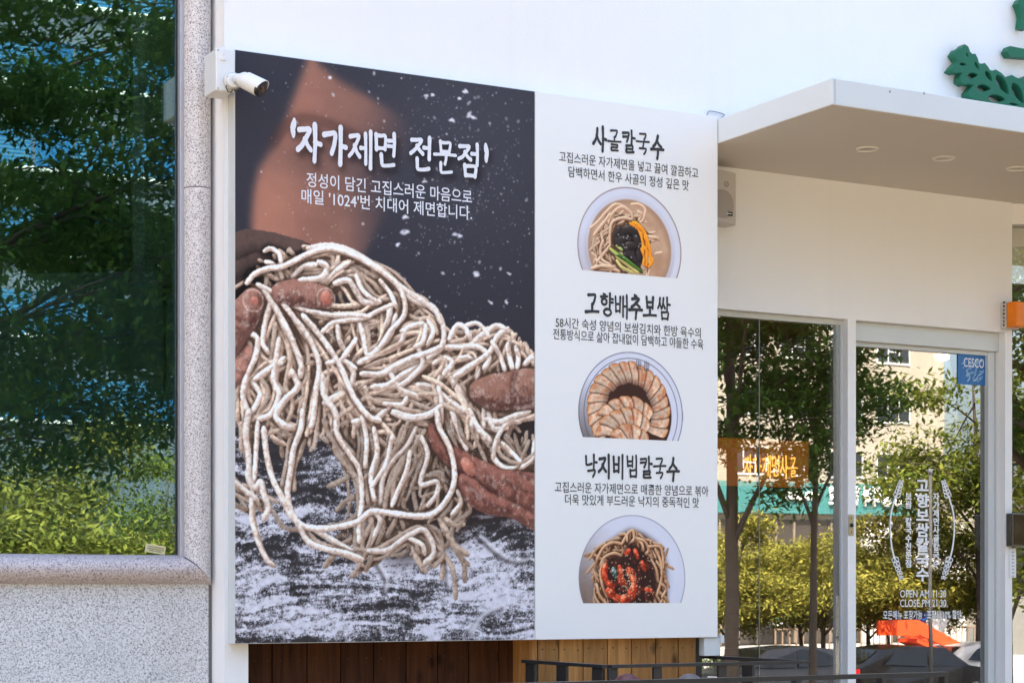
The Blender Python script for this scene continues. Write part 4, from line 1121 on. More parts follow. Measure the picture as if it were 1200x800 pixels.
b = MB(); yfm = YGL + .016
fp = [(-20, 322), (150, 318), (168, 321), (178, 313), (186, 330), (184, 346), (190, 350), (192, 420), (189, 500), (187, 560), (192, 632), (-20, 632)]
fp2 = [(200, 306), (209, 306), (209, 632), (195, 632), (192, 560), (193, 480), (195, 420), (195, 352), (203, 340)]
for poly in (fp, fp2):
    v = [at(x, y, yfm) for x, y in poly]; b.add(v, [list(range(len(v)))])
b.build('window_film', FILM, wf)
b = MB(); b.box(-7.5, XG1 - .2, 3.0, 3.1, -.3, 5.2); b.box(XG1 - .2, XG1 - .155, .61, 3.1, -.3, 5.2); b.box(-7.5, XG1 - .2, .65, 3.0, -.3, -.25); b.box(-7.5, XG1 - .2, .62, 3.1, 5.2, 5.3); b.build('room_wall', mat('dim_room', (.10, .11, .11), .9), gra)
b = MB(); b.box(-7.5, XG1 - .21, .62, .9, zs_t - .06, zs_t - .03); b.build('inner_ledge', mat('ledge_paint', (.5, .48, .42), .7), gra)
# things on the inner ledge and on the pane
b = MB(); p0, p1 = at(76, 651, .42), at(196, 637, .42); b.box(p0.x, p1.x, .42, .56, p0.z - .02, p1.z - .005, 0, .002); b.box(p0.x + .2, p1.x + .04, .585, .605, p1.z - .02, p1.z + .035, 1, .002)
tag(b.build('display_box', [mat('brown_card', (.30, .16, .09), .7), mat('cream_card', (.85, .78, .55), .7)]), 'long brown box with a cream back card on the ledge behind the tinted window', 'box')
b = MB(); c = at(182, 643, YGL - .001); ca, sa = math.cos(R_(-9)), math.sin(R_(-9)); hw_, hh_ = .037, .015
rot = lambda x, z: (c.x + x * ca - z * sa, YGL - .0012, c.z + x * sa + z * ca)
b.add([rot(-hw_, -hh_), rot(hw_, -hh_), rot(hw_, hh_), rot(-hw_, hh_)], [(0, 1, 2, 3)])
lab = b.build('paper_label', mat('yellowed_paper', (.62, .56, .30), .7, var=.15, scale=40)); tag(lab, 'small tilted yellowed paper label stuck low on the tinted window', 'label')
b = MB()
for z, a0, a1 in ((.006, -.026, .026), (-.001, -.03, .03), (-.007, -.022, .02)):
    x = a0
    while x < a1:
        wd = random.uniform(.002, .006); q = [rot(x, z - .0015), rot(x + wd, z - .0015), rot(x + wd, z + .0015), rot(x, z + .0015)]
        b.add([(u_[0], u_[1] - .0004, u_[2]) for u_ in q], [(0, 1, 2, 3)]); x += wd + .0016
b.build('print_lines', INKB, lab)
# ---------------------------------------------------------------- the sign: two printed panels
SRGB = lambda c: np.where(c <= .04045, c / 12.92, ((c + .055) / 1.055) ** 2.4)
WREF = SRGB(np.array([210., 218., 233.]) / 255)
def ink(img):
    """picture colours as printed ink: relative to the white of the neighbouring panel"""
    return np.clip(SRGB(img) / WREF * np.array((.77, .81, .81)), .003, .95)
def grid_print(name, img, pos, parent):
    """img (rows from the top) laid over a grid mesh; pos(j, i) gives each corner"""
    H, W = img.shape[:2]
    co = pos(H, W).reshape(-1, 3)
    a = np.arange(H * W).reshape(H, W)
    f = np.stack([a[1:, :-1], a[1:, 1:], a[:-1, 1:], a[:-1, :-1]], -1).reshape(-1, 4)
    me = bpy.data.meshes.new(name); me.vertices.add(len(co)); me.vertices.foreach_set('co', co.astype(np.float32).ravel())
    nf = len(f); me.loops.add(nf * 4); me.loops.foreach_set('vertex_index', f.astype(np.int32).ravel())
    me.polygons.add(nf); me.polygons.foreach_set('loop_start', np.arange(0, nf * 4, 4, dtype=np.int32)); me.polygons.foreach_set('loop_total', np.full(nf, 4, np.int32))
    me.update(calc_edges=True)
    at_ = me.color_attributes.new('ink', 'BYTE_COLOR', 'POINT')
    rgba = np.ones((H * W, 4), np.float32); rgba[:, :3] = ink(img).reshape(-1, 3); at_.data.foreach_set('color', rgba.ravel())
    me.materials.append(PRINT)
    return link(bpy.data.objects.new(name, me), parent)

b = MB(); b.box(XS0, XS1 - .001, 0, YW - .002, ZB, ZT, 0, .0015); poster = b.build('poster_panel', PAINT)
tag(poster, 'large dark poster panel printed with floury hands lifting raw noodles', 'poster')
res = .0024
PW, PH = int((XS1 - XS0) / res), int((ZT - ZB) / res)
def p2r(px, py):
    p = at(px, py, 0); return (p.x - XS0) / (XS1 - XS0) * PW, (ZT - p.z) / (ZT - ZB) * PH
kk = (p2r(450, 400)[0] - p2r(449, 400)[0]) * .97
def pos(H, W):
    jj, ii = np.mgrid[0:H, 0:W]
    return np.stack([XS0 + .0016 + (XS1 - XS0 - .0042) * ii / (W - 1), np.full((H, W), -.0006), ZT - .002 - (ZT - ZB - .004) * jj / (H - 1)], -1)
PIMG = poster_print(PW, PH, p2r, kk)
def headline_shadow(img):
    """soft dark print behind the headline"""
    m = np.zeros(img.shape[:2])
    ad = [.42 if c in '‘’' else (.45 if c == ' ' else 1.0) for c in HEAD]; u = (hx1 - hx0) / sum(ad); xs = np.cumsum([0] + ad)
    for i, ch in enumerate(HEAD):
        for st in syllable(ch):
            for x, z in spline2(st, .03):
                X = (hx0 + xs[i] * u + x * u * .9 * (.5 if ch in '‘’' else 1) - XS0) / res + 4; Y = (ZT - (hz + (z - .5) * hs)) / res + 5
                if 4 < X < PW - 5 and 4 < Y < PH - 5: m[int(Y) - 4:int(Y) + 5, int(X) - 4:int(X) + 5] = 1
    return mix(img, rgb(24, 20, 24), np.clip(gblur(m, 3.5), 0, 1) * .6)
HEAD = '‘자가제면 전문점’'
hx0, hx1, hz, hs = at(336, 172, 0).x, at(576, 172, 0).x, at(455, 176, 0).z, .118
hz = (at(350, 168, 0).z + at(545, 186, 0).z) / 2
PIMG = headline_shadow(PIMG)
grid_print('noodle_photograph', PIMG, pos, poster)
brush_text('title_lettering', HEAD, INKW, poster, hx0, hx1, hz, hs, -.0012, weight=.185, seed=12)
def line(parent, body, pxl, pxr, pyc, m, h, off=.008, y=-.0014, name='body_lettering'):
    """one printed line: pxl, pxr its ends and pyc its middle, measured on the photograph"""
    a, c = at(pxl, pyc, 0), at(pxr, pyc, 0); pm = at((pxl + pxr) / 2, pyc, 0)
    return text_mesh(name, body, m, parent, ((a.x + c.x) / 2, y, pm.z), w=c.x - a.x, h=h, off=off)
line(poster, '정성이 담긴 고집스러운 마음으로', 359, 553, 221, INKW, .056)
line(poster, "매일 '1024'번 치대어 제면합니다.", 353, 553, 240, INKW, .056)

b = MB(); b.box(XS1 + .001, XS2, 0, YW - .002, ZB, ZT, 0, .0015); menu = b.build('menu_panel', PANELW)
tag(menu, 'white menu panel with three round dish pictures and black lettering', 'menu board')
for body, l, r, yc, h in (('사골칼국수', 695, 779, 167, .118), ('고향배추보쌈', 686, 787, 359, .118), ('낙지비빔칼국수', 685, 797, 547.5, .115)):
    a, c = at(l, yc, 0), at(r, yc, 0); z = at((l + r) / 2, yc, 0).z
    brush_text('title_lettering', body, INKB, menu, a.x, c.x, z, h * .70, -.0008, weight=.185, seed=len(body) * 7 + 2)
for body, l, r, yc in (('고집스러운 자가제면을 넣고 끓여 깔끔하고', 655, 818, 193.5), ('담백하면서 한우 사골의 정성 깊은 맛', 666, 807, 209.5),
                       ('58시간 숙성 양념의 보쌈김치와 한방 육수의', 651, 821, 384), ('전통방식으로 삶아 잡내없이 담백하고 야들한 수육', 648, 824, 397.5),
                       ('고집스러운 자가제면으로 매콤한 양념으로 볶아', 650, 830, 573), ('더욱 맛있게 부드러운 낙지의 중독적인 맛', 662, 819, 587)):
    line(menu, body, l, r, yc, INKB, .045, off=.004)
rs = .0018
for kind, (l, r, top, bot) in enumerate([(676.5, 798.5, 219.7, 321), (677.5, 800.5, 412, 514), (678, 803, 603, 706)]):
    bx0, bx1 = at(l, 480, 0).x, at(r, 480, 0).x; R0 = (bx1 - bx0) / 2; bcx = (bx0 + bx1) / 2
    bzt = at((l + r) / 2 + 3, top, 0).z; bzb = at((l + r) / 2, bot, 0).z; bcz = bzt - R0
    BW, BH = int(2 * R0 / rs), int((bzt - bzb) / rs)
    f = lambda px, py: ((at(px, py, 0).x - bx0) / rs, (bzt - at(px, py, 0).z) / rs)
    kb = (f(741, 480)[0] - f(740, 480)[0]) * .92
    im = bowl_print(kind, BW, BH, f, kb, BW / 2, R0 / rs, R0 / rs)
    def bpos(H, W):                                           # rows follow the circle, so the outline is clean
        v = np.linspace(0, 1, H); zz = bzt - .0005 - (bzt - bzb) * v
        half = np.sqrt(np.clip(R0 ** 2 - (zz - bcz) ** 2, 1e-8, None))
        t = np.linspace(-1, 1, W)
        return np.stack([bcx + half[:, None] * t[None], np.full((H, W), -.0006), np.repeat(zz[:, None], W, 1)], -1)
    # resample the picture on those rows
    P = bpos(BH, BW); ii = np.clip((P[..., 0] - bx0) / rs, 0, BW - 1.001); jj = np.clip((bzt - P[..., 2]) / rs, 0, BH - 1.001)
    i0 = ii.astype(int); j0 = jj.astype(int); fx = (ii - i0)[..., None]; fy = (jj - j0)[..., None]
    i1 = np.minimum(i0 + 1, BW - 1); j1 = np.minimum(j0 + 1, BH - 1)
    im2 = (im[j0, i0] * (1 - fx) + im[j0, i1] * fx) * (1 - fy) + (im[j1, i0] * (1 - fx) + im[j1, i1] * fx) * fy
    grid_print('dish_picture', im2, bpos, menu)

# ---------------------------------------------------------------- security camera on its junction box
xa_, xb_ = at(253, 90, -.055).x, at(275.5, 90, -.055).x
z1_, z0_ = at(262, 57, -.055).z, at(262, 107, -.055).z
cctv = empty('security_camera', 'white bullet security camera on a square junction box at the poster corner', 'security camera', loc=(0, 0, 0))
b = MB(); b.box(xa_, xb_, -.055, -.040, z0_, z1_, 0, .004); b.box(xa_ + .002, xb_ - .002, -.041, YW, z0_ + .002, z1_ - .002, 0, .003)
for dx, dz in ((.008, .008), (.008, -.008)): b.ball((xa_ + dx if dz > 0 else xa_ + dx, -.0555, (z1_ if dz < 0 else z0_) + dz), .003, 1, nu=8, nv=6)
b.tube([(xa_ + .025, -.05, z1_ + .006), (xa_ + .025, -.05, z1_ - .03)], .006, 10, 0); b.box(xa_ + .016, xa_ + .034, -.062, -.05, z1_ - .042, z1_ - .028, 0, .002)
b.build('junction_box', [CAMW, GREY], cctv)
base = at(272, 96, -.06)
b = MB(); b.tube([base, base + Vector((0, -.016, 0))], [.031, .029], 24); b.tube([base + Vector((0, -.016, 0)), base + Vector((0, -.022, 0))], [.029, .020], 24)
for a in (.6, 2.7, 4.8): b.ball(base + Vector((.024 * math.cos(a), -.0165, .024 * math.sin(a))), .0035, 1, nu=8, nv=6)
b.build('mount', [CAMW, GREY], cctv)
h0 = at(281, 92, -.105); h1 = at(306.5, 104, -.165); ax = (h1 - h0).normalized()
b = MB(); b.tube([base + Vector((.004, -.02, .002)), base + Vector((.012, -.04, .004)), h0 - ax * .004 + Vector((0, .0, -.002))], [.014, .013, .013], 14); b.ball(base + Vector((.010, -.038, .004)), .0165)
b.build('arm', CAMW, cctv)
b = MB(); L = (h1 - h0).length
b.tube([h0 - ax * .006, h0 + ax * .002, h0 + ax * .012, h0 + ax * (L - .012), h0 + ax * (L - .010)], [.012, .021, .0275, .0305, .0300], 28)
sd_ = ax.cross(Vector((0, 0, 1))).normalized(); upv = sd_.cross(ax).normalized()
v = []; n = 14
for i in range(n + 1):                                        # sun hood over the front
    a = math.pi * (i / n * 1.1 - .05); rr = .0325
    for t in (.3 * L, L + .010 * math.sin(max(0, min(math.pi, a)))):
        for r_ in (rr, rr - .0018): v.append(h0 + ax * t + (sd_ * math.cos(a) + upv * math.sin(a)) * r_)
fc = []
for i in range(n):
    o_ = i * 4; fc += [(o_, o_ + 4, o_ + 6, o_ + 2), (o_ + 1, o_ + 3, o_ + 7, o_ + 5), (o_ + 2, o_ + 6, o_ + 7, o_ + 3), (o_, o_ + 1, o_ + 5, o_ + 4)]
fc += [(0, 2, 3, 1), (n * 4, n * 4 + 1, n * 4 + 3, n * 4 + 2)]
b.add(v, fc, 0, False); b.build('housing', CAMW, cctv)
b = MB(); b.tube([h0 + ax * (L - .013), h0 + ax * (L + .003)], [.0292, .0285], 28, 0)
b.tube([h0 + ax * (L + .003), h0 + ax * (L + .0055)], [.0285, .026], 28, 0)
b.tube([h0 + ax * (L + .0055) - upv * .002, h0 + ax * (L + .008) - upv * .002], [.012, .009], 20, 1)
for k_ in (-1, 1): b.ball(h0 + ax * (L + .006) + sd_ * .017 * k_ + upv * .004, .004, 1, nu=10, nv=8)
b.build('lens', [DARKP, mat('lens_glass', (.10, .05, .02), .08)], cctv)
b = MB(); c0 = base + Vector((-.002, -.008, -.028))
b.tube([c0, c0 + Vector((-.006, -.010, -.012)), c0 + Vector((-.020, -.012, -.014)), c0 + Vector((-.026, -.006, .004)), c0 + Vector((-.02, .0, .012))], .0022, 8)
b.tube([c0 + Vector((.006, 0, 0)), c0 + Vector((.012, -.012, -.012)), c0 + Vector((.022, -.008, -.006)), c0 + Vector((.02, .0, .012))], .0032, 8); b.build('cable', DARKP, cctv)

# ---------------------------------------------------------------- wall speaker under the canopy
s0, s1 = at(846, 204, YR - .09), at(860.5, 264, YR - .07)
sx1 = s1.x; sx0 = sx1 - .17; sz0 = s1.z; sz1 = s0.z + .012
spk = MB(); prof = []
for i in range(13):
    t = i / 12; prof.append((sx0 + (sx1 - sx0) * t, YR - .075 - .030 * math.sin(math.pi * (t * .9 + .05))))
poly = prof + [(sx1, YR - .004), (sx0, YR - .004)]
spk.prism(poly, lambda p: (p[0], p[1], sz0 + .012 * 0), lambda p: (p[0], p[1], sz1))
spk = spk.build('wall_speaker', SPKG); tag(spk, 'grey beige curved wall speaker tucked under the canopy beside the menu panel', 'speaker')
cxs = (sx0 + sx1) / 2
b = MB()
pr = lambda t: YR - .075 - .030 * math.sin(math.pi * (t * .9 + .05)) - .0012
v = []; gx = 22; gy = 20; R1 = .062; cz_ = sz0 + .075
for j in range(gy + 1):
    for i in range(gx + 1):
        a = -1 + 2 * i / gx; h_ = math.sqrt(max(0, 1 - a * a)); z = cz_ + R1 * (h_ * (2 * j / gy - 1) * .95); x = cxs + a * R1 * 1.12
        v.append((x, pr((x - sx0) / (sx1 - sx0)), z))
b.add(v, [(j * (gx + 1) + i, j * (gx + 1) + i + 1, (j + 1) * (gx + 1) + i + 1, (j + 1) * (gx + 1) + i) for j in range(gy) for i in range(gx)]); b.build('woofer_grille', mat('speaker_grille', (.36, .33, .31), .7), spk)
b = MB(); tx = sx0 + .62 * (sx1 - sx0)
b.tube([(tx + .010 * math.cos(a), pr(.62) - .001, sz1 - .055 + .010 * math.sin(a)) for a in [i * 2 * math.pi / 20 for i in range(21)]], .0016, 6); b.build('tweeter_ring', mat('tweeter_rim', (.34, .31, .29), .5), spk)
b = MB(); tx = sx0 + .70 * (sx1 - sx0); b.box(tx - .022, tx + .02, pr(.72) - .002, pr(.72) + .004, sz0 + .030, sz0 + .046, 0, .001); b.box(tx - .016, tx + .014, pr(.72) - .0035, pr(.72) - .0015, sz0 + .036, sz0 + .040, 1)
b.build('badge', [DARKP, CAMW], spk)

# ---------------------------------------------------------------- amber warning light, reader, plates at the right
p0, p1 = at(1173, 353, YR - .02), at(1180, 385, YR - .02)
xs_ = at(1178, 370, YR - .06).x; z0b, z1b = at(1184, 384, YR - .06).z, at(1184, 353, YR - .06).z
xl_ = at(1172.5, 370, YR - .001).x
bea = MB(); bea.box(xl_, xl_ + .082, YR - .034, YR - .001, z0b, z1b, 0, .003)
for i in range(7): bea.box(xl_ - .0006, xl_ + .004, YR - .028, YR - .018, z0b + .012 + i * .017, z0b + .021 + i * .017, 1)
bea = bea.build('warning_light', [SPKG, DARKP]); tag(bea, 'amber warning light on a grey base at the pillar beside the door', 'warning light')
b = MB(); b.box(xl_ + .004, xl_ + .078, YR - .098, YR - .0345, z0b + .003, z1b - .003, 0, .006)
for i in range(2): b.box(xl_ + .002, xl_ + .0045, YR - .085, YR - .045, z0b + .02 + i * .09, z0b + .026 + i * .09)
b.build('lens_cover', ORANGE, bea)
p0, p1 = at(1184, 601, YR - .03), at(1199, 640, YR - .03)
b = MB(); b.box(p0.x, p0.x + .10, YR - .045, YR - .002, p1.z, p0.z, 0, .003); b.box(p0.x + .008, p0.x + .095, YR - .0475, YR - .0455, p1.z + .008, p0.z - .008, 1)
rdr = b.build('card_reader', [mat('chrome_case', (.16, .15, .14), .15, metal=.9), mat('smoked_face', (.05, .035, .018), .05)]); tag(rdr, 'dark glossy card reader box on the pillar right of the glass door', 'card reader')
p0, p1 = at(1182.5, 642, YR - .003), at(1190, 676.5, YR - .003)
b = MB(); b.box(p0.x, p1.x, YR - .008, YR - .0005, p1.z, p0.z, 0, .0015); np_ = b.build('notice_plate', CAMW); tag(np_, 'narrow white plate of tiny upright lettering below the card reader', 'notice plate')
b = MB(); zc_ = p0.z - .014
for i in range(8):
    for q_ in range(3): b.box((p0.x + p1.x) / 2 - .007 + q_ * .005, (p0.x + p1.x) / 2 - .004 + q_ * .005, YR - .0088, YR - .0078, zc_ - .009 + random.uniform(0, .003), zc_ - .001)
    zc_ -= .0155
b.build('lettering', GREY, np_)
p0, p1 = at(1122, 407.5, YL), at(1158, 452, YL)
b = MB(); b.box(p0.x, p1.x - .002, YL - .0015, YL, p1.z, p0.z); stk = b.build('sticker', BLUE); tag(stk, 'square blue pest control sticker in the top corner of the glass door', 'sticker')
text_mesh('lettering', 'CESCO', VINYL, stk, ((p0.x + p1.x) / 2 + .004, YL - .002, p0.z - .062), w=(p1.x - p0.x) * .66, h=.058, off=.004)
b = MB(); rg = random.Random(3)
for i in range(46):
    x = p0.x + .03 + rg.random() * (p1.x - p0.x - .06); z = p1.z + .02 + rg.random() * .09; a = rg.uniform(.2, 1.0); l_ = rg.uniform(.004, .016); w_ = .0016
    d_ = np.array((math.cos(a), math.sin(a))); n_ = np.array((-d_[1], d_[0])) * w_; c_ = np.array((x, z))
    b.add([(q_[0], YL - .0018 - .00005 * i, q_[1]) for q_ in (c_ - d_ * l_ - n_, c_ + d_ * l_ - n_, c_ + d_ * l_ + n_, c_ - d_ * l_ + n_)], [(0, 1, 2, 3)])
b.build('pattern', mat('pale_blue_print', (.35, .55, .72), .5), stk)

# ---------------------------------------------------------------- green leaf branch and letter on the upper wall
def cut_shape(name, outline, holes, y0, y1, m, bev=.003):
    cu = bpy.data.curves.new(name, 'CURVE'); cu.dimensions = '2D'; cu.fill_mode = 'BOTH'; cu.extrude = (y1 - y0) / 2; cu.bevel_depth = bev; cu.bevel_resolution = 1
    for pts in [outline] + holes:
        sp = cu.splines.new('POLY'); sp.points.add(len(pts) - 1); sp.use_cyclic_u = True
        for p, q_ in zip(sp.points, pts): p.co = (q_[0], q_[1], 0, 1)
    o = bpy.data.objects.new(name, cu); COL.objects.link(o); bpy.context.view_layer.update()
    me = bpy.data.meshes.new_from_object(o.evaluated_get(bpy.context.evaluated_depsgraph_get())); bpy.data.objects.remove(o)
    for v_ in me.vertices: x, z, d_ = v_.co; v_.co = (x, (y0 + y1) / 2 - d_, z)
    bm = bmesh.new(); bm.from_mesh(me); bmesh.ops.recalc_face_normals(bm, faces=bm.faces); bm.to_mesh(me); bm.free()
    me.materials.clear(); me.materials.append(m); me.name = name
    return link(bpy.data.objects.new(name, me))
YE0, YE1 = .012, .052
E = lambda x, y: (lambda p: (p.x, p.z))(at(1090 + x / 5.718, y / 5.718, YE0))
ol = [(182, 335), (208, 330), (232, 303), (252, 316), (264, 352), (282, 368), (300, 366), (314, 392), (324, 428), (346, 434), (364, 428), (384, 450), (398, 474), (420, 480), (440, 472), (474, 494), (500, 522), (522, 522), (546, 508), (574, 524), (600, 534), (640, 514), (690, 545), (760, 560), (900, 640), (900, 820), (640, 735), (560, 715), (480, 700), (400, 688), (330, 672), (262, 652), (256, 622), (280, 590), (300, 566), (252, 560), (232, 566), (204, 546), (206, 508), (222, 486), (186, 486), (168, 488), (140, 474), (160, 446), (196, 414), (180, 392), (164, 366)]
hl = []
def leafhole(cx, cy, L, Wd, deg):
    a = R_(deg); pts = []
    for i in range(14):
        t = 2 * math.pi * i / 14; x = 1.12 * L * math.cos(t); y = 1.3 * Wd * math.sin(t) * (1 - .25 * math.cos(t)) * abs(math.sin(t)) ** .3
        pts.append(E(cx + x * math.cos(a) - y * math.sin(a), cy + x * math.sin(a) + y * math.cos(a)))
    hl.append(pts)
for q_ in ((246, 372, 20, 6, 72), (218, 433, 22, 10, 8), (312, 444, 30, 9, 62), (284, 508, 34, 17, -8), (392, 512, 40, 14, 58), (358, 592, 46, 20, 6), (484, 570, 72, 24, 58), (444, 662, 56, 22, 8), (588, 626, 74, 24, 62), (560, 700, 34, 8, 8)): leafhole(*q_)
tag(cut_shape('leaf_emblem', [E(*p) for p in ol], hl, YE0, YE1, GREEN), 'thick green cut-out leaf branch standing on the upper white wall', 'emblem')
mb = MB()
c = at(1188, 59, -.01); g = []
for st, wd in (([(0, 0), (.10, .004), (.30, .02), (.5, .03)], .040), ([(.25, .01), (.25, .15)], .040), ([(.065, .215), (.3, .235), (.42, .24), (.40, .14), (.36, .10)], .040), ([(.068, .222), (.085, .17), (.085, .11)], .034)):
    P = spline2([(c.x + x, c.z + z) for x, z in st], .012); n = len(P); lo = []; hi = []
    for i in range(n):
        d_ = P[min(i + 1, n - 1)] - P[max(i - 1, 0)]; d_ /= np.linalg.norm(d_); t = i / (n - 1); ww = wd / 2 * (1.15 - .35 * math.sin(math.pi * t)); q_ = np.array((-d_[1], d_[0])) * ww
        lo.append(P[i] - q_); hi.append(P[i] + q_)
    d_ = P[0] - P[1]; d_ /= np.linalg.norm(d_); poly = lo + hi[::-1] + [P[0] + d_ * wd * .45]
    mb.prism(poly, lambda p: (p[0], YE0 + .002 * len(g), p[1]), lambda p: (p[0], YE1, p[1])); g.append(1)
tag(mb.build('sign_letter', GREEN), 'green raised letter above the leaf branch at the edge of the picture', 'letter')
b = MB(); pts = [at(845, 138, YW - .004), at(850, 134.5, YW - .012), at(842, 131.5, YW - .014), at(832, 130, YW - .012), at(829, 133, YW - .005), at(826, 140, YW - .004)]
b.tube([Vector(p) for p in [(q_[0], YW - .008, q_[1]) for q_ in spline2([(p.x, p.z) for p in pts], .01)]], .0022, 6); tag(b.build('loose_cable', GREY), 'short loose grey cable on the wall above the menu panel corner', 'cable')

# ---------------------------------------------------------------- black railings
def bar(mb, a, c, w=.03, h=.012):
    a, c = Vector(a), Vector(c); d = (c - a); d.z = 0; d.normalize(); n_ = Vector((-d.y, d.x, 0)) * w / 2; up = Vector((0, 0, h))
    v = [p + s_ * n_ + k_ * up for p in (a, c) for s_ in (-1, 1) for k_ in (0, -1)]
    mb.add(v, [(0, 1, 3, 2), (4, 6, 7, 5), (0, 4, 5, 1), (2, 3, 7, 6), (0, 2, 6, 4), (1, 5, 7, 3)])
ra = empty('railing', 'low black flat-bar railing boxed around the pine planks under the menu panel', 'railing')
zr = at(622, 773, -.03).z
A0 = Vector((at(622.5, 773, -.02).x, .03, zr)); A1 = Vector((A0.x, -.55, zr)); A2 = Vector((at(917, 771, -.40).x, -.55, zr)); A3 = Vector((A2.x, .33, zr))
for a, c in ((A0, A1), (A1 + Vector((.016, 0, 0)), A2 - Vector((.016, 0, 0))), (A2, A3)):
    b = MB(); bar(b, a, c); b.build('rail', BLACK, ra)
def post(x, y, z, wx=.04, wy=.012, par=ra):
    b = MB(); b.box(x - wx / 2, x + wx / 2, y - wy / 2, y + wy / 2, -.28, z - .0125, 0, .0015); b.build('post', BLACK, par)
for k_, yy in enumerate((-.02, -.25, -.50)): post(A0.x, yy, zr, .012, .07)
for px in (718, 770, 846): post(at(px, 780, -.55).x, -.55, zr, .036)
post(A2.x - .0, -.18, zr, .012, .07)
rb = empty('railing', 'long black flat-bar railing in front, ending in a post before the glass door', 'railing')
YB = -1.62; zr2 = at(850, 793.3, YB).z; xe = at(1109, 786, YB).x
b = MB(); bar(b, (at(560, 790, YB).x, YB, zr2), (xe, YB, zr2), .03, .014); b.build('rail', BLACK, rb)
for px in (574, 935, 1034, 1107): post(at(px, 790, YB).x - .006, YB, zr2, .014 if px > 1000 else .02, .03, rb)
for px, lab_, c_ in ((735, 'maroon round-capped post between the two railings', (.085, .022, .030)), (808, 'grey round-capped post between the two railings', (.11, .105, .115))):
    p = at(px, 788.5, -1.05); b = MB(); r_ = .050
    b.tube([(p.x, p.y, -.28), (p.x, p.y, p.z - r_)], r_, 24); b.ball((p.x, p.y, p.z - r_), r_ * 1.0, 0, nu=24, nv=14); b.tube([(p.x, p.y, p.z - r_ - .05), (p.x, p.y, p.z - r_ - .02)], r_ + .003, 24, 1)
    tag(b.build('bollard', [mat('bollard_paint', c_, .45, var=.15, scale=30), GREY]), lab_, 'bollard', 'round-capped posts between the railings')
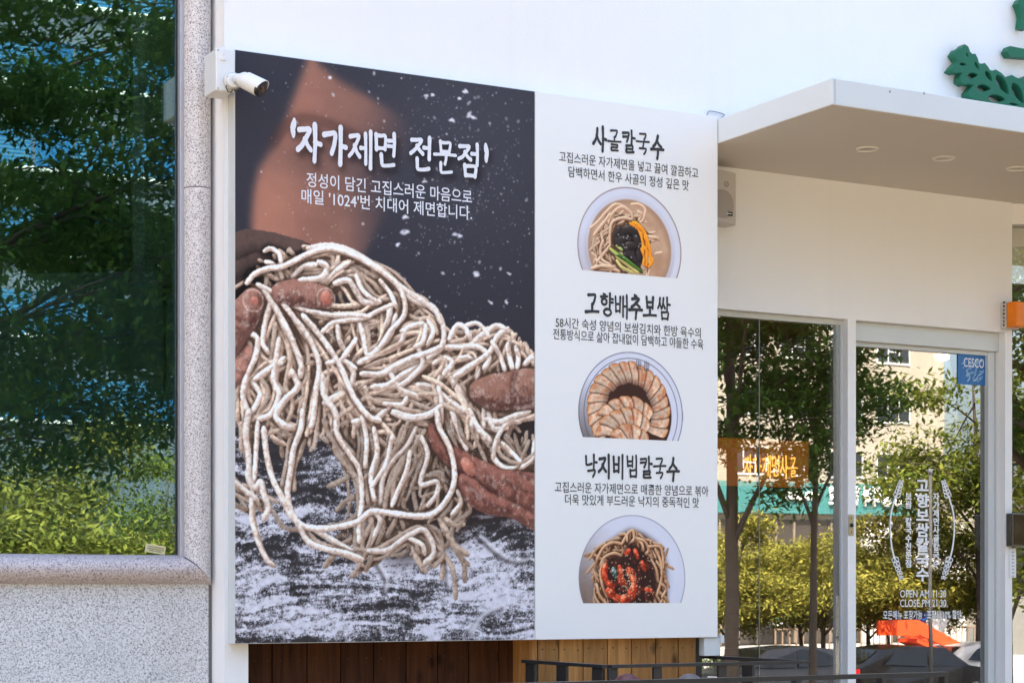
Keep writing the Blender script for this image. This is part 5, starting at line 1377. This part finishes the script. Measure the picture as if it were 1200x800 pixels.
# ---------------------------------------------------------------- trees
BARK = mat('tree_bark', (.085, .065, .05), .9, var=.4, scale=14, bump=.6, bscale=30)
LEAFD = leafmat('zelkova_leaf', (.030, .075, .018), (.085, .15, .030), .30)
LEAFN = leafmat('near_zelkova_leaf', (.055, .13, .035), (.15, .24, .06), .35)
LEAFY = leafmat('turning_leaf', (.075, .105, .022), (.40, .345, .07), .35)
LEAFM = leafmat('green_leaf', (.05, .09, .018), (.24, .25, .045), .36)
def make_tree(name, seed, H, base, R, nl, ls, lm, trunk=.16, limbs=11, sig=.32, flat=1.0, droop=.15):
    """trunk with curved limbs and twigs; leaves in sprays along the twigs"""
    rg = np.random.default_rng(seed)
    root = bpy.data.objects.new(name, None); COL.objects.link(root)
    mb = MB()
    bend = rg.normal(0, .12, 2)
    tp = lambda t: Vector((bend[0] * t * t * 2, bend[1] * t * t * 2, H * .86 * t))
    T = [tp(i / 10) for i in range(11)]
    mb.tube(T, [trunk * (1.25 if i == 0 else 1) * (1 - .80 * (i / 10) ** 1.2) for i in range(11)], 10)
    tips = []
    for k in range(limbs):
        f = (base / (H * .86)) * .75 + (1 - (base / (H * .86)) * .75) * (k / limbs) ** 1.1
        p = tp(min(f, .98)); a = k * 2.4 + rg.uniform(-.4, .4)
        zt = base + (H - base) * rg.uniform(.15, 1.0) * (.35 + .65 * k / limbs) + .2
        rr = R * rg.uniform(.65, 1.0) * math.sqrt(max(.08, 1 - ((zt - base) / (H - base) - .38) ** 2 * 1.6)) * flat
        e = Vector((p.x + rr * math.cos(a), p.y + rr * math.sin(a), max(zt, base + .1)))
        m_ = p.lerp(e, .5) + Vector((0, 0, .22 * (e - p).length * .6))
        L = [p.lerp(m_, t).lerp(m_.lerp(e, t), t) for t in [i / 7 for i in range(8)]]
        r0 = trunk * .42 * (1 - .5 * k / limbs)
        mb.tube(L, [r0 * (1 - .85 * i / 7) for i in range(8)], 6)
        for j in range(7):
            q = L[2 + j % 6]; b_ = a + rg.normal(0, .9); l_ = R * rg.uniform(.25, .5)
            e2 = q + Vector((math.cos(b_) * l_, math.sin(b_) * l_, rg.uniform(-.1, .45) * l_)); e2.z = max(e2.z, base - .2)
            m2 = q.lerp(e2, .5) + Vector((0, 0, .1 * l_))
            tw = [q, m2, e2]; mb.tube(tw, [r0 * .3, r0 * .2, r0 * .06], 4)
            tips += [q.lerp(e2, t) for t in (.35, .6, .8, 1.0)]
    mb.build('trunk', BARK, root)
    C = np.array([tuple(t) for t in tips]); n = nl
    c = C[rg.integers(0, len(C), n)] + rg.normal(0, 1, (n, 3)) * np.array((sig, sig, sig * .55))
    c[:, 2] -= rg.random(n) * droop
    az = rg.uniform(0, 2 * math.pi, n); til = rg.normal(.1, .55, n)
    ux = np.stack([np.cos(az) * np.cos(til), np.sin(az) * np.cos(til), -np.abs(np.sin(til))], 1)
    vx = np.stack([-np.sin(az), np.cos(az), rg.normal(0, .35, n)], 1); vx /= np.linalg.norm(vx, axis=1)[:, None]
    s = ls * rg.uniform(.6, 1.3, n)[:, None]
    V = np.stack([c - ux * s, c + vx * s * .42 - ux * s * .1, c + ux * s, c - vx * s * .42 - ux * s * .1], 1).reshape(-1, 3)
    me = bpy.data.meshes.new('crown'); me.vertices.add(4 * n); me.vertices.foreach_set('co', V.astype(np.float32).ravel())
    me.loops.add(4 * n); me.loops.foreach_set('vertex_index', np.arange(4 * n, dtype=np.int32)); me.polygons.add(n)
    me.polygons.foreach_set('loop_start', np.arange(0, 4 * n, 4, dtype=np.int32)); me.polygons.foreach_set('loop_total', np.full(n, 4, np.int32)); me.update(calc_edges=True)
    at_ = me.attributes.new('tint', 'FLOAT', 'FACE')
    clump = np.clip(rg.random(len(C))[rg.integers(0, len(C), n)] * .5 + rg.random(n) * .6, 0, 1); at_.data.foreach_set('value', clump.astype(np.float32))
    me.materials.append(lm); link(bpy.data.objects.new('crown', me), root)
    return root
used = set()
def plant(proto, x, y, z, label, s=1.0, rz=None, group=None, sz=None):
    o = proto if proto.name not in used else copy_tree(proto)
    used.add(o.name)
    o.location = (x, y, z); o.scale = (s, s, sz or s); o.rotation_euler = (0, 0, random.uniform(0, 6) if rz is None else rz)
    return tag(o, label, 'tree', group)
ZK = make_tree('zelkova_tree', 3, 8.2, 2.7, 4.0, 70000, .056, LEAFN, .15, 18, .22)
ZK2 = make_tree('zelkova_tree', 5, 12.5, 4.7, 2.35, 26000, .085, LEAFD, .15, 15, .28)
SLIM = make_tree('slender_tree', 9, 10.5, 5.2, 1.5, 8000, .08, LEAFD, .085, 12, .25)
YT = make_tree('street_tree', 8, 5.0, 2.0, 2.5, 15000, .085, LEAFY, .09, 11, .28)
MT = make_tree('street_tree', 12, 9.0, 3.0, 2.8, 11000, .10, LEAFM, .11, 14, .30)
def mplant(proto, px, Y, zb, label, s=1.0, rz=None, group=None, yg=YG):
    p = mir(px, 691, Y, yg); return plant(proto, p.x, p.y, zb, label, s, rz, group)
G1 = 'street trees across from the shop'
# near trees on the terrace, shaded by the building (mirrored in the tinted window)
mplant(ZK, -150, 12.5, -.3, 'dark zelkova with wide low limbs nearest the tinted window', 1.0, .6, G1, YGL)
mplant(ZK, 375, 13.5, -.3, 'dark zelkova standing further along the terrace', 1.0, 2.2, G1, YGL)
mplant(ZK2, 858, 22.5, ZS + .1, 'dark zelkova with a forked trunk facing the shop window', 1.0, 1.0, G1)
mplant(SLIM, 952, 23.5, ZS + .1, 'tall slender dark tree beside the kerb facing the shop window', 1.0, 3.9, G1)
# sunlit trees along the far side of the road
treelab = ['yellow green tree low in the left of the tinted window', 'loose green tree in the middle of the tinted window', 'loose green tree by the right edge of the tinted window', 'yellow green tree behind the forked trunk', 'yellow green tree at the left edge of the shop window', 'yellow green tree right of the slender trunk', 'yellow green tree behind the door post', 'loose green tree left of the lamp post', 'tall green tree right of the lamp post', 'tall green tree under the blue sticker', 'tall green tree beyond the card reader', 'green tree furthest along the row to the right', 'yellow green tree furthest along the row to the left', 'yellow green tree hidden behind the menu panel', 'yellow green tree just left of the slender trunk, second row', 'yellow green tree right at the door post, second row', 'yellow green tree under the teal sign end, second row']
k_ = 0
for px, Y, pr_, s_ in ((10, 35, YT, 1.25), (110, 40, MT, .80), (190, 44, MT, .75), (850, 38, YT, .92), (838, 36, YT, .86), (965, 38, YT, .95), (1020, 38, YT, .88), (1075, 39, YT, .86), (1150, 36, MT, 1.15), (1165, 39, YT, 1.0), (1210, 34, MT, 1.1), (1290, 36, MT, 1.0), (-120, 37, YT, 1.2), (700, 38, YT, 1.0), (940, 42, YT, .84), (1000, 43, YT, .88), (1045, 42, YT, .86)):
    k_ += 1
    mplant(pr_, px, Y, ZS + .12, treelab[k_ - 1], s_, None, G1, YG if px > 500 else YGL)
HEDGE = MB(); hl_ = leafmat('hedge_leaf', (.03, .075, .018), (.10, .16, .03))
def hedge(name, x0, x1, y0, y1, z0, z1, n, label):
    rg = np.random.default_rng(int(abs(x0) * 10)); c = np.stack([rg.uniform(x0, x1, n), rg.uniform(y0, y1, n), z0 + (z1 - z0) * rg.random(n) ** .6], 1)
    d = rg.normal(0, 1, (n, 3)); d /= np.linalg.norm(d, axis=1)[:, None]; e = np.cross(d, rg.normal(0, 1, (n, 3))); e /= np.linalg.norm(e, axis=1)[:, None]; s = .07
    V = np.stack([c - d * s, c + e * s * .5, c + d * s, c - e * s * .5], 1).reshape(-1, 3)
    me = bpy.data.meshes.new(name); me.from_pydata(V.tolist(), [], np.arange(4 * n).reshape(-1, 4).tolist()); me.materials.append(hl_)
    at_ = me.attributes.new('tint', 'FLOAT', 'FACE'); at_.data.foreach_set('value', rg.random(n).astype(np.float32))
    return tag(link(bpy.data.objects.new(name, me)), label, 'hedge')
hedge('hedge', 2, 44, -13.0, -12.2, -.3, .0, 12000, 'long dark clipped hedge along the terrace edge')
hedge('hedge', 20, 60, -46.6, -45.8, ZS + .1, ZS + .75, 9000, 'low clipped hedge along the far pavement')

# ---------------------------------------------------------------- cars
TYRE = mat('tyre_rubber', (.02, .02, .02), .8); RIM = mat('alloy_rim', (.45, .46, .47), .3, metal=.8); CGL = mat('car_window', (.012, .014, .016), .06)
TAIL = mat('tail_lamp', (.75, .02, .02), .2, emit=.35); HEAD_ = mat('head_lamp', (.7, .72, .75), .1)
def car(label, px, Y, body_col, rz=0.0):
    p = mir(px, 691, Y); root = empty('parked_car', label, 'car', 'cars along the far kerb', (p.x, p.y, ZS)); root.rotation_euler = (0, 0, rz)
    paint = mat('car_paint', body_col, .22, var=.04, scale=2)
    side = [(-2.25, .32), (-2.28, .62), (-2.2, .82), (-1.25, .95), (-.55, 1.40), (.55, 1.46), (1.45, 1.36), (2.1, 1.0), (2.3, .92), (2.32, .40), (2.2, .28)]
    b = MB(); secs = []
    for y, sc_, dz in ((-.90, .97, .0), (-.86, 1.0, 0), (-.70, 1.0, .01), (.70, 1.0, .01), (.86, 1.0, 0), (.90, .97, 0)):
        secs.append([(x * sc_, y * (1 - .18 * max(0, (z - .9) / .5)), z + (dz if z > .9 else 0)) for x, z in side])
    n = len(side); v = [q for s_ in secs for q in s_]
    f = [(i * n + k, i * n + (k + 1) % n, (i + 1) * n + (k + 1) % n, (i + 1) * n + k) for i in range(len(secs) - 1) for k in range(n)] + [list(range(n)), list(range((len(secs) - 1) * n, len(secs) * n))]
    b.add(v, f, 0, False); b.build('body', paint, root)
    for sgn in (-1, 1):
        for poly in ([(-1.05, .96), (-.5, 1.34), (.1, 1.39), (.1, .95)], [(.16, .95), (.16, 1.39), (1.0, 1.36), (1.5, 1.0)]):
            b = MB(); yy = lambda z: sgn * (.872 * (1 - .18 * max(0, (z - .9) / .5)) + .022)
            b.add([(x, yy(z), z) for x, z in poly], [list(range(4))]); b.build('side_window', CGL, root)
    b = MB(); b.add([(-1.22, -.62, .99), (-1.22, .62, .99), (-.60, .58, 1.395), (-.60, -.58, 1.395)], [(0, 1, 2, 3)]); b.build('windscreen', CGL, root)
    b = MB(); b.add([(2.04, -.62, 1.06), (2.04, .62, 1.06), (1.5, .58, 1.36), (1.5, -.58, 1.36)], [(0, 1, 2, 3)]); b.build('rear_window', CGL, root)
    for x in (-1.42, 1.42):
        for y in (-.80, .80):
            b = MB(); b.tube([(x, y - .11, .32), (x, y + .11, .32)], .32, 24); t_ = b.build('wheel', TYRE, root)
            b = MB(); s_ = 1 if y > 0 else -1; b.tube([(x, y + s_ * .112, .32), (x, y + s_ * .118, .32)], [.21, .19], 18); b.build('rim', RIM, t_)
    for y in (-.66, .66):
        b = MB(); b.box(2.29, 2.335, y - .2, y + .2, .74, .9, 0, .01); b.build('tail_light', TAIL, root)
        b = MB(); b.box(-2.29, -2.2, y - .2, y + .2, .62, .78, 0, .01); b.build('headlight', HEAD_, root)
    return root
car('black parked car opposite the glass door', 1068, 33.2, (.012, .012, .014), math.pi)
car('silver white parked car behind the black one', 1160, 35.0, (.55, .56, .58), math.pi)
car('dark car with lit red tail lights opposite the shop window', 905, 33.8, (.05, .052, .06), 0)

# ---------------------------------------------------------------- street furniture mirrored in the door
plant(MT, 1.0, -19.8, ZS + .12, 'loose green tree across from the camera, mirrored in the narrow side window', .95, 1.2, G1)
p = mir(1092.5, 691, 30.0); b = MB(); b.tube([(p.x, p.y, ZS), (p.x, p.y, 4.0)], [.05, .04], 14); lp = empty('lamp_post', 'plain grey lamp post at the kerb facing the glass door', 'lamp post')
b.build('pole', mat('pole_paint', (.20, .19, .17), .5), lp); b = MB(); b.tube([(p.x, p.y, 3.98), (p.x, p.y, 4.12)], [.05, .06], 14); b.tube([(p.x, p.y, ZS), (p.x, p.y, ZS + .3)], .13, 14); b.build('collar', GREY, lp)
p = mir(1087, 691, 36.5); b = MB()
rg = random.Random(5); z = ZS + .12; prof = [(.34, 0), (.37, .3), (.33, .7), (.36, 1.0), (.45, 1.5), (.52, 1.9), (.42, 2.15)]
n = 22; v = []
for r_, z_ in prof:
    for i in range(n): rr = r_ * (1 + .10 * math.sin(i * 3.1 + z_ * 4) + rg.uniform(-.06, .06)); v.append((p.x + rr * math.cos(2 * math.pi * i / n), p.y + rr * math.sin(2 * math.pi * i / n), z + z_))
b.add(v, [(j * n + i, j * n + (i + 1) % n, (j + 1) * n + (i + 1) % n, (j + 1) * n + i) for j in range(len(prof) - 1) for i in range(n)]); b.add(v[-n:], [list(range(n))])
for f_ in range(len(b.f)): b.m[f_] = 1 if (f_ // 3 + f_ // n) % 4 == 0 else 0
b.box(p.x - .75, p.x + .75, p.y - .03, p.y + .03, z + 2.25, z + 2.31)
tag(b.build('wrapped_display', [mat('milky_wrap', (.72, .76, .80), .25, var=.15, scale=6), mat('blue_print_wrap', (.06, .16, .55), .3)]), 'tall display stand wrapped in milky and blue plastic across the road', 'display stand')
RED = mat('red_slide_plastic', (.72, .085, .02), .35, var=.08, scale=3)
sl_ = empty('playground_slide', 'orange red playground slide beside the wrapped display', 'slide')
pa, pb, pc = mir(1042, 691, 35.6), mir(1066, 691, 35.6), mir(1122, 691, 35.6); yy = pa.y
zt_ = at(1045, 726, 35.6).z; zb_ = at(1118, 766, 35.6).z
b = MB(); b.box(pa.x, pb.x, yy - .45, yy - .38, zt_ - .42, zt_); b.box(pa.x, pb.x, yy + .38, yy + .45, zt_ - .42, zt_); b.box(pa.x, pb.x, yy - .38, yy + .38, zt_ - .8, zt_ - .7); b.build('platform', RED, sl_)
b = MB()
for o_ in (-.45, .38):
    b.prism([(pb.x, zt_), (pc.x, zb_ + .25), (pc.x, zb_ - .05), (pb.x, zt_ - .38)], lambda q: (q[0], yy + o_, q[1]), lambda q: (q[0], yy + o_ + .07, q[1]))
b.prism([(pb.x, zt_ - .5), (pc.x, zb_ - .1), (pc.x, zb_ - .2), (pb.x, zt_ - .6)], lambda q: (q[0], yy - .38, q[1]), lambda q: (q[0], yy + .38, q[1])); b.build('chute', RED, sl_)
b = MB()
for x in (pa.x + .1, pb.x - .1):
    for o_ in (-.4, .4): b.tube([(x, yy + o_, ZS), (x, yy + o_, zt_ - .7)], .05, 8)
b.build('legs_frame', GREY, sl_)

# ---------------------------------------------------------------- buildings across the street (fronts face +y)
YB_ = 75.0; yb = 2 * YG - YB_
CONC = mat('buff_concrete', (.30, .265, .21), .85, var=.1, scale=.4, streak=.2); TEAL = mat('teal_sign_board', (.04, .17, .165), .5, var=.06, scale=.5)
FRM = mat('window_frame', (.55, .55, .53), .5); PANE = mat('dark_pane', (.02, .025, .03), .08); SHOPD = mat('dark_shopfront', (.05, .042, .035), .4)
def front(name, label, xa, xb, h, m, floors, wx, ww, wh, y=yb, depth=14, pane=PANE, pm=FRM, base=3.4):
    root = empty(name, label, 'building', 'buildings across the road', (0, 0, 0))
    b = MB(); b.box(xa, xb, y - depth, y, ZS, h); b.build('wall', m, root)
    for zf in floors:
        x = xa + wx * .5
        while x + ww < xb:
            f = MB(); z0, z1 = zf, zf + wh
            f.box(x, x + ww, y + .003, y + .06, z0 - .1, z0); f.box(x, x + ww, y + .003, y + .05, z1, z1 + .07); f.box(x, x + .07, y + .003, y + .05, z0, z1); f.box(x + ww - .07, x + ww, y + .003, y + .05, z0, z1)
            for q_ in (1, 2): f.box(x + ww * q_ / 3 - .03, x + ww * q_ / 3 + .03, y + .003, y + .05, z0, z1)
            f.box(x + ww * .34, x + ww * .66, y + .003, y + .05, z0 + .5, z0 + .56)
            fo_ = f.build('window', pm, root)
            g_ = MB(); g_.box(x + .071, x + ww - .071, y + .004, y + .02, z0, z1); g_.build('pane', pane, fo_)
            x += wx
    return root
mx = lambda px, Y=YB_: mir(px, 691, Y).x
mz = lambda px, py, Y=YB_: mir(px, py, Y).z
zt1, zt0 = mz(950, 567), mz(950, 603)
fl0 = mz(1050, 560); flh = mz(1050, 493) - mz(1050, 560)
bc = front('concrete_building', 'buff concrete building with teal sign band across the road', mx(700), mx(1106), fl0 + flh * 7, CONC, [fl0 + flh * i for i in range(6)], 3.1, 2.2, flh * .42)
b = MB(); b.box(mx(700), mx(1078), yb + .01, yb + .5, zt0, zt1); b.build('sign_band', TEAL, bc)
b = MB(); b.box(mx(700), mx(1106), yb + .004, yb + .1, ZS + .2, zt0 - .3); sf = b.build('shopfront', SHOPD, bc)
b = MB()
x = mx(840)
while x < mx(1100):
    b.box(x, x + .12, yb + .11, yb + .2, ZS + .2, zt0 - .4); x += 1.15
b.box(mx(700), mx(1106), yb + .11, yb + .25, mz(950, 688), mz(950, 682)); b.build('mullion', mat('bronze_frame', (.20, .16, .12), .4), sf)
b = MB()
for px in (1022, 1076, 1108): b.box(mx(px) - .8, mx(px) + .8, yb + .21, yb + .7, ZS + .15, zt0 - .35)
b.build('pillar', mat('pale_pillar', (.62, .60, .55), .7), bc)
b = MB(); 
x = mx(700)
while x < mx(1110):
    b.box(x, x + .05, -60.02, -59.98, ZS + .1, ZS + 1.2); x += .35
b.box(mx(700), mx(1110), -60.04, -59.96, ZS + 1.2, ZS + 1.26); b.box(mx(700), mx(1110), -60.04, -59.96, ZS + .12, ZS + .3); fe = b.build('fence', mat('brown_fence', (.22, .15, .10), .6)); tag(fe, 'low brown railing fence before the shopfronts across the road', 'fence')
SW = mat('sign_white', (.88, .88, .86), .5)
def street_text(body, pxl, pxr, py, hpx, m, parent, dy, off=.02, Y=YB_, name='lettering'):
    xl, xr = mx(pxl, Y), mx(pxr, Y); c = ((xl + xr) / 2, 2 * YG - Y + dy, mz((pxl + pxr) / 2, py, Y))
    return text_mesh(name, body, m, parent, c, w=xr - xl, h=hpx * 1.0 * 103 / FPX * Y / 75, face=1, off=off, ext=.15)
street_text('919-2808', 913, 950, 582, 14, SW, bc, .52, .035); street_text('한의원', 963, 1000, 582, 24, SW, bc, .52, .035)
street_text('새롬정형외과', 1004, 1072, 584, 24, SW, bc, .52, .04)
street_text('STARBUCKS', 876, 934, 663, 11, SW, bc, .56, .035)
p = mir(912, 716, YB_ - 1); em = MB(); n = 40
em.add([(p.x + .72 * math.cos(2 * math.pi * i / n), p.y, p.z + .72 * math.sin(2 * math.pi * i / n)) for i in range(n)] + [(p.x + .72 * math.cos(2 * math.pi * i / n), p.y - .12, p.z + .72 * math.sin(2 * math.pi * i / n)) for i in range(n)], [list(range(n)), list(range(n, 2 * n))] + [(i, (i + 1) % n, n + (i + 1) % n, n + i) for i in range(n)], 0)
em.add([(p.x + .44 * math.cos(2 * math.pi * i / n), p.y + .01, p.z + .44 * math.sin(2 * math.pi * i / n)) for i in range(n)], [list(range(n))], 1)
for s_ in (-1, 1): em.tube([(p.x + s_ * .08, p.y + .02, p.z - .3), (p.x + s_ * .26, p.y + .02, p.z - .1), (p.x + s_ * .3, p.y + .02, p.z + .2)], [.05, .06, .03], 6, 2)
em.ball((p.x, p.y + .02, p.z + .12), .13, 2, nu=12, nv=8); em.box(p.x - .05, p.x + .05, p.y - 1.3, p.y - .05, p.z - .05, p.z + .05, 2)
em.build('round_emblem', [mat('pale_green_disc', (.70, .78, .70), .5), mat('leaf_green_disc', (.05, .30, .16), .5), SW], bc)
em = MB(); q_ = mir(901, 692, YB_ - 1.5); em.box(q_.x - .75, q_.x + .75, q_.y - .2, q_.y, q_.z - .9, q_.z + .8); em.build('hanging_sign', mat('cream_board', (.75, .70, .60), .6), bc)
# office block with blue glass, mirrored in the tinted window
BLU = mat('blue_office_glass', (.010, .10, .24), .15, var=.3, scale=.6); SPN = mat('grey_spandrel', (.10, .12, .15), .4); SILL = mat('white_sill', (.8, .8, .76), .6)
SLT = mat('pale_blind_slat', (.045, .16, .27), .5)
ob = empty('office_building', 'grey office block with blue window bands and cream lettering across the road', 'building', 'buildings across the road')
yo = 2 * YGL - YB_; oz = lambda px, py: mir(px, py, YB_, YGL).z; ox = lambda px: mir(px, 691, YB_, YGL).x
b = MB(); b.box(ox(-500), ox(420), yo - 14, yo, ZS, 34); b.build('wall', SPN, ob)
zs1 = oz(150, 208); fh = oz(150, 112) - oz(150, 208)
for k_ in range(-3, 5):
    z0 = zs1 + fh * k_; z1 = z0 + fh * .52
    b = MB(); b.box(ox(-500), ox(420), yo + .005, yo + .35, z0 - .16, z0); b.build('sill', SILL, ob)
    x = ox(-500); i = 0
    while x < ox(420):
        b = MB(); b.box(x + .05, x + 1.65, yo + .004, yo + .03, z0 + .001, z1)
        wi = b.build('window', BLU, ob)
        if (i * 7 + k_ * 3) % 3 != 1:
            b = MB(); z = z0 + .1
            while z < z1 - .05: b.box(x + .1, x + 1.6, yo + .031, yo + .04, z, z + .07); z += .16
            b.build('blind', SLT, wi)
        x += 1.72; i += 1
CRM = mat('cream_lettering', (.85, .80, .55), .5, emit=.15)
def office_text(body, pxl, pxr, py, hpx):
    xl, xr = ox(pxl), ox(pxr); return text_mesh('lettering', body, CRM, ob, ((xl + xr) / 2, yo + .2, oz((pxl + pxr) / 2, py)), w=xr - xl, h=hpx * 84 / FPX, face=1, off=.03, ext=.1)
office_text('록사진관', 146, 207, 51, 22); office_text('향방', -10, 30, 224, 22); 
front('far_apartment_block', 'plain pale apartment block further along the road', mx(1125, 110), mx(1500, 110), 9, CONC, [1 + 3 * i for i in range(2)], 4, 2.4, 1.4, y=-110)
front('brick_shop_block', 'brown brick block between the office and the concrete building', ox(440), mx(690), 22, mat('brown_brick', (.24, .14, .10), .85, var=.15, scale=2), [2.5 + 3.2 * i for i in range(6)], 3.2, 1.8, 1.5, y=-75)
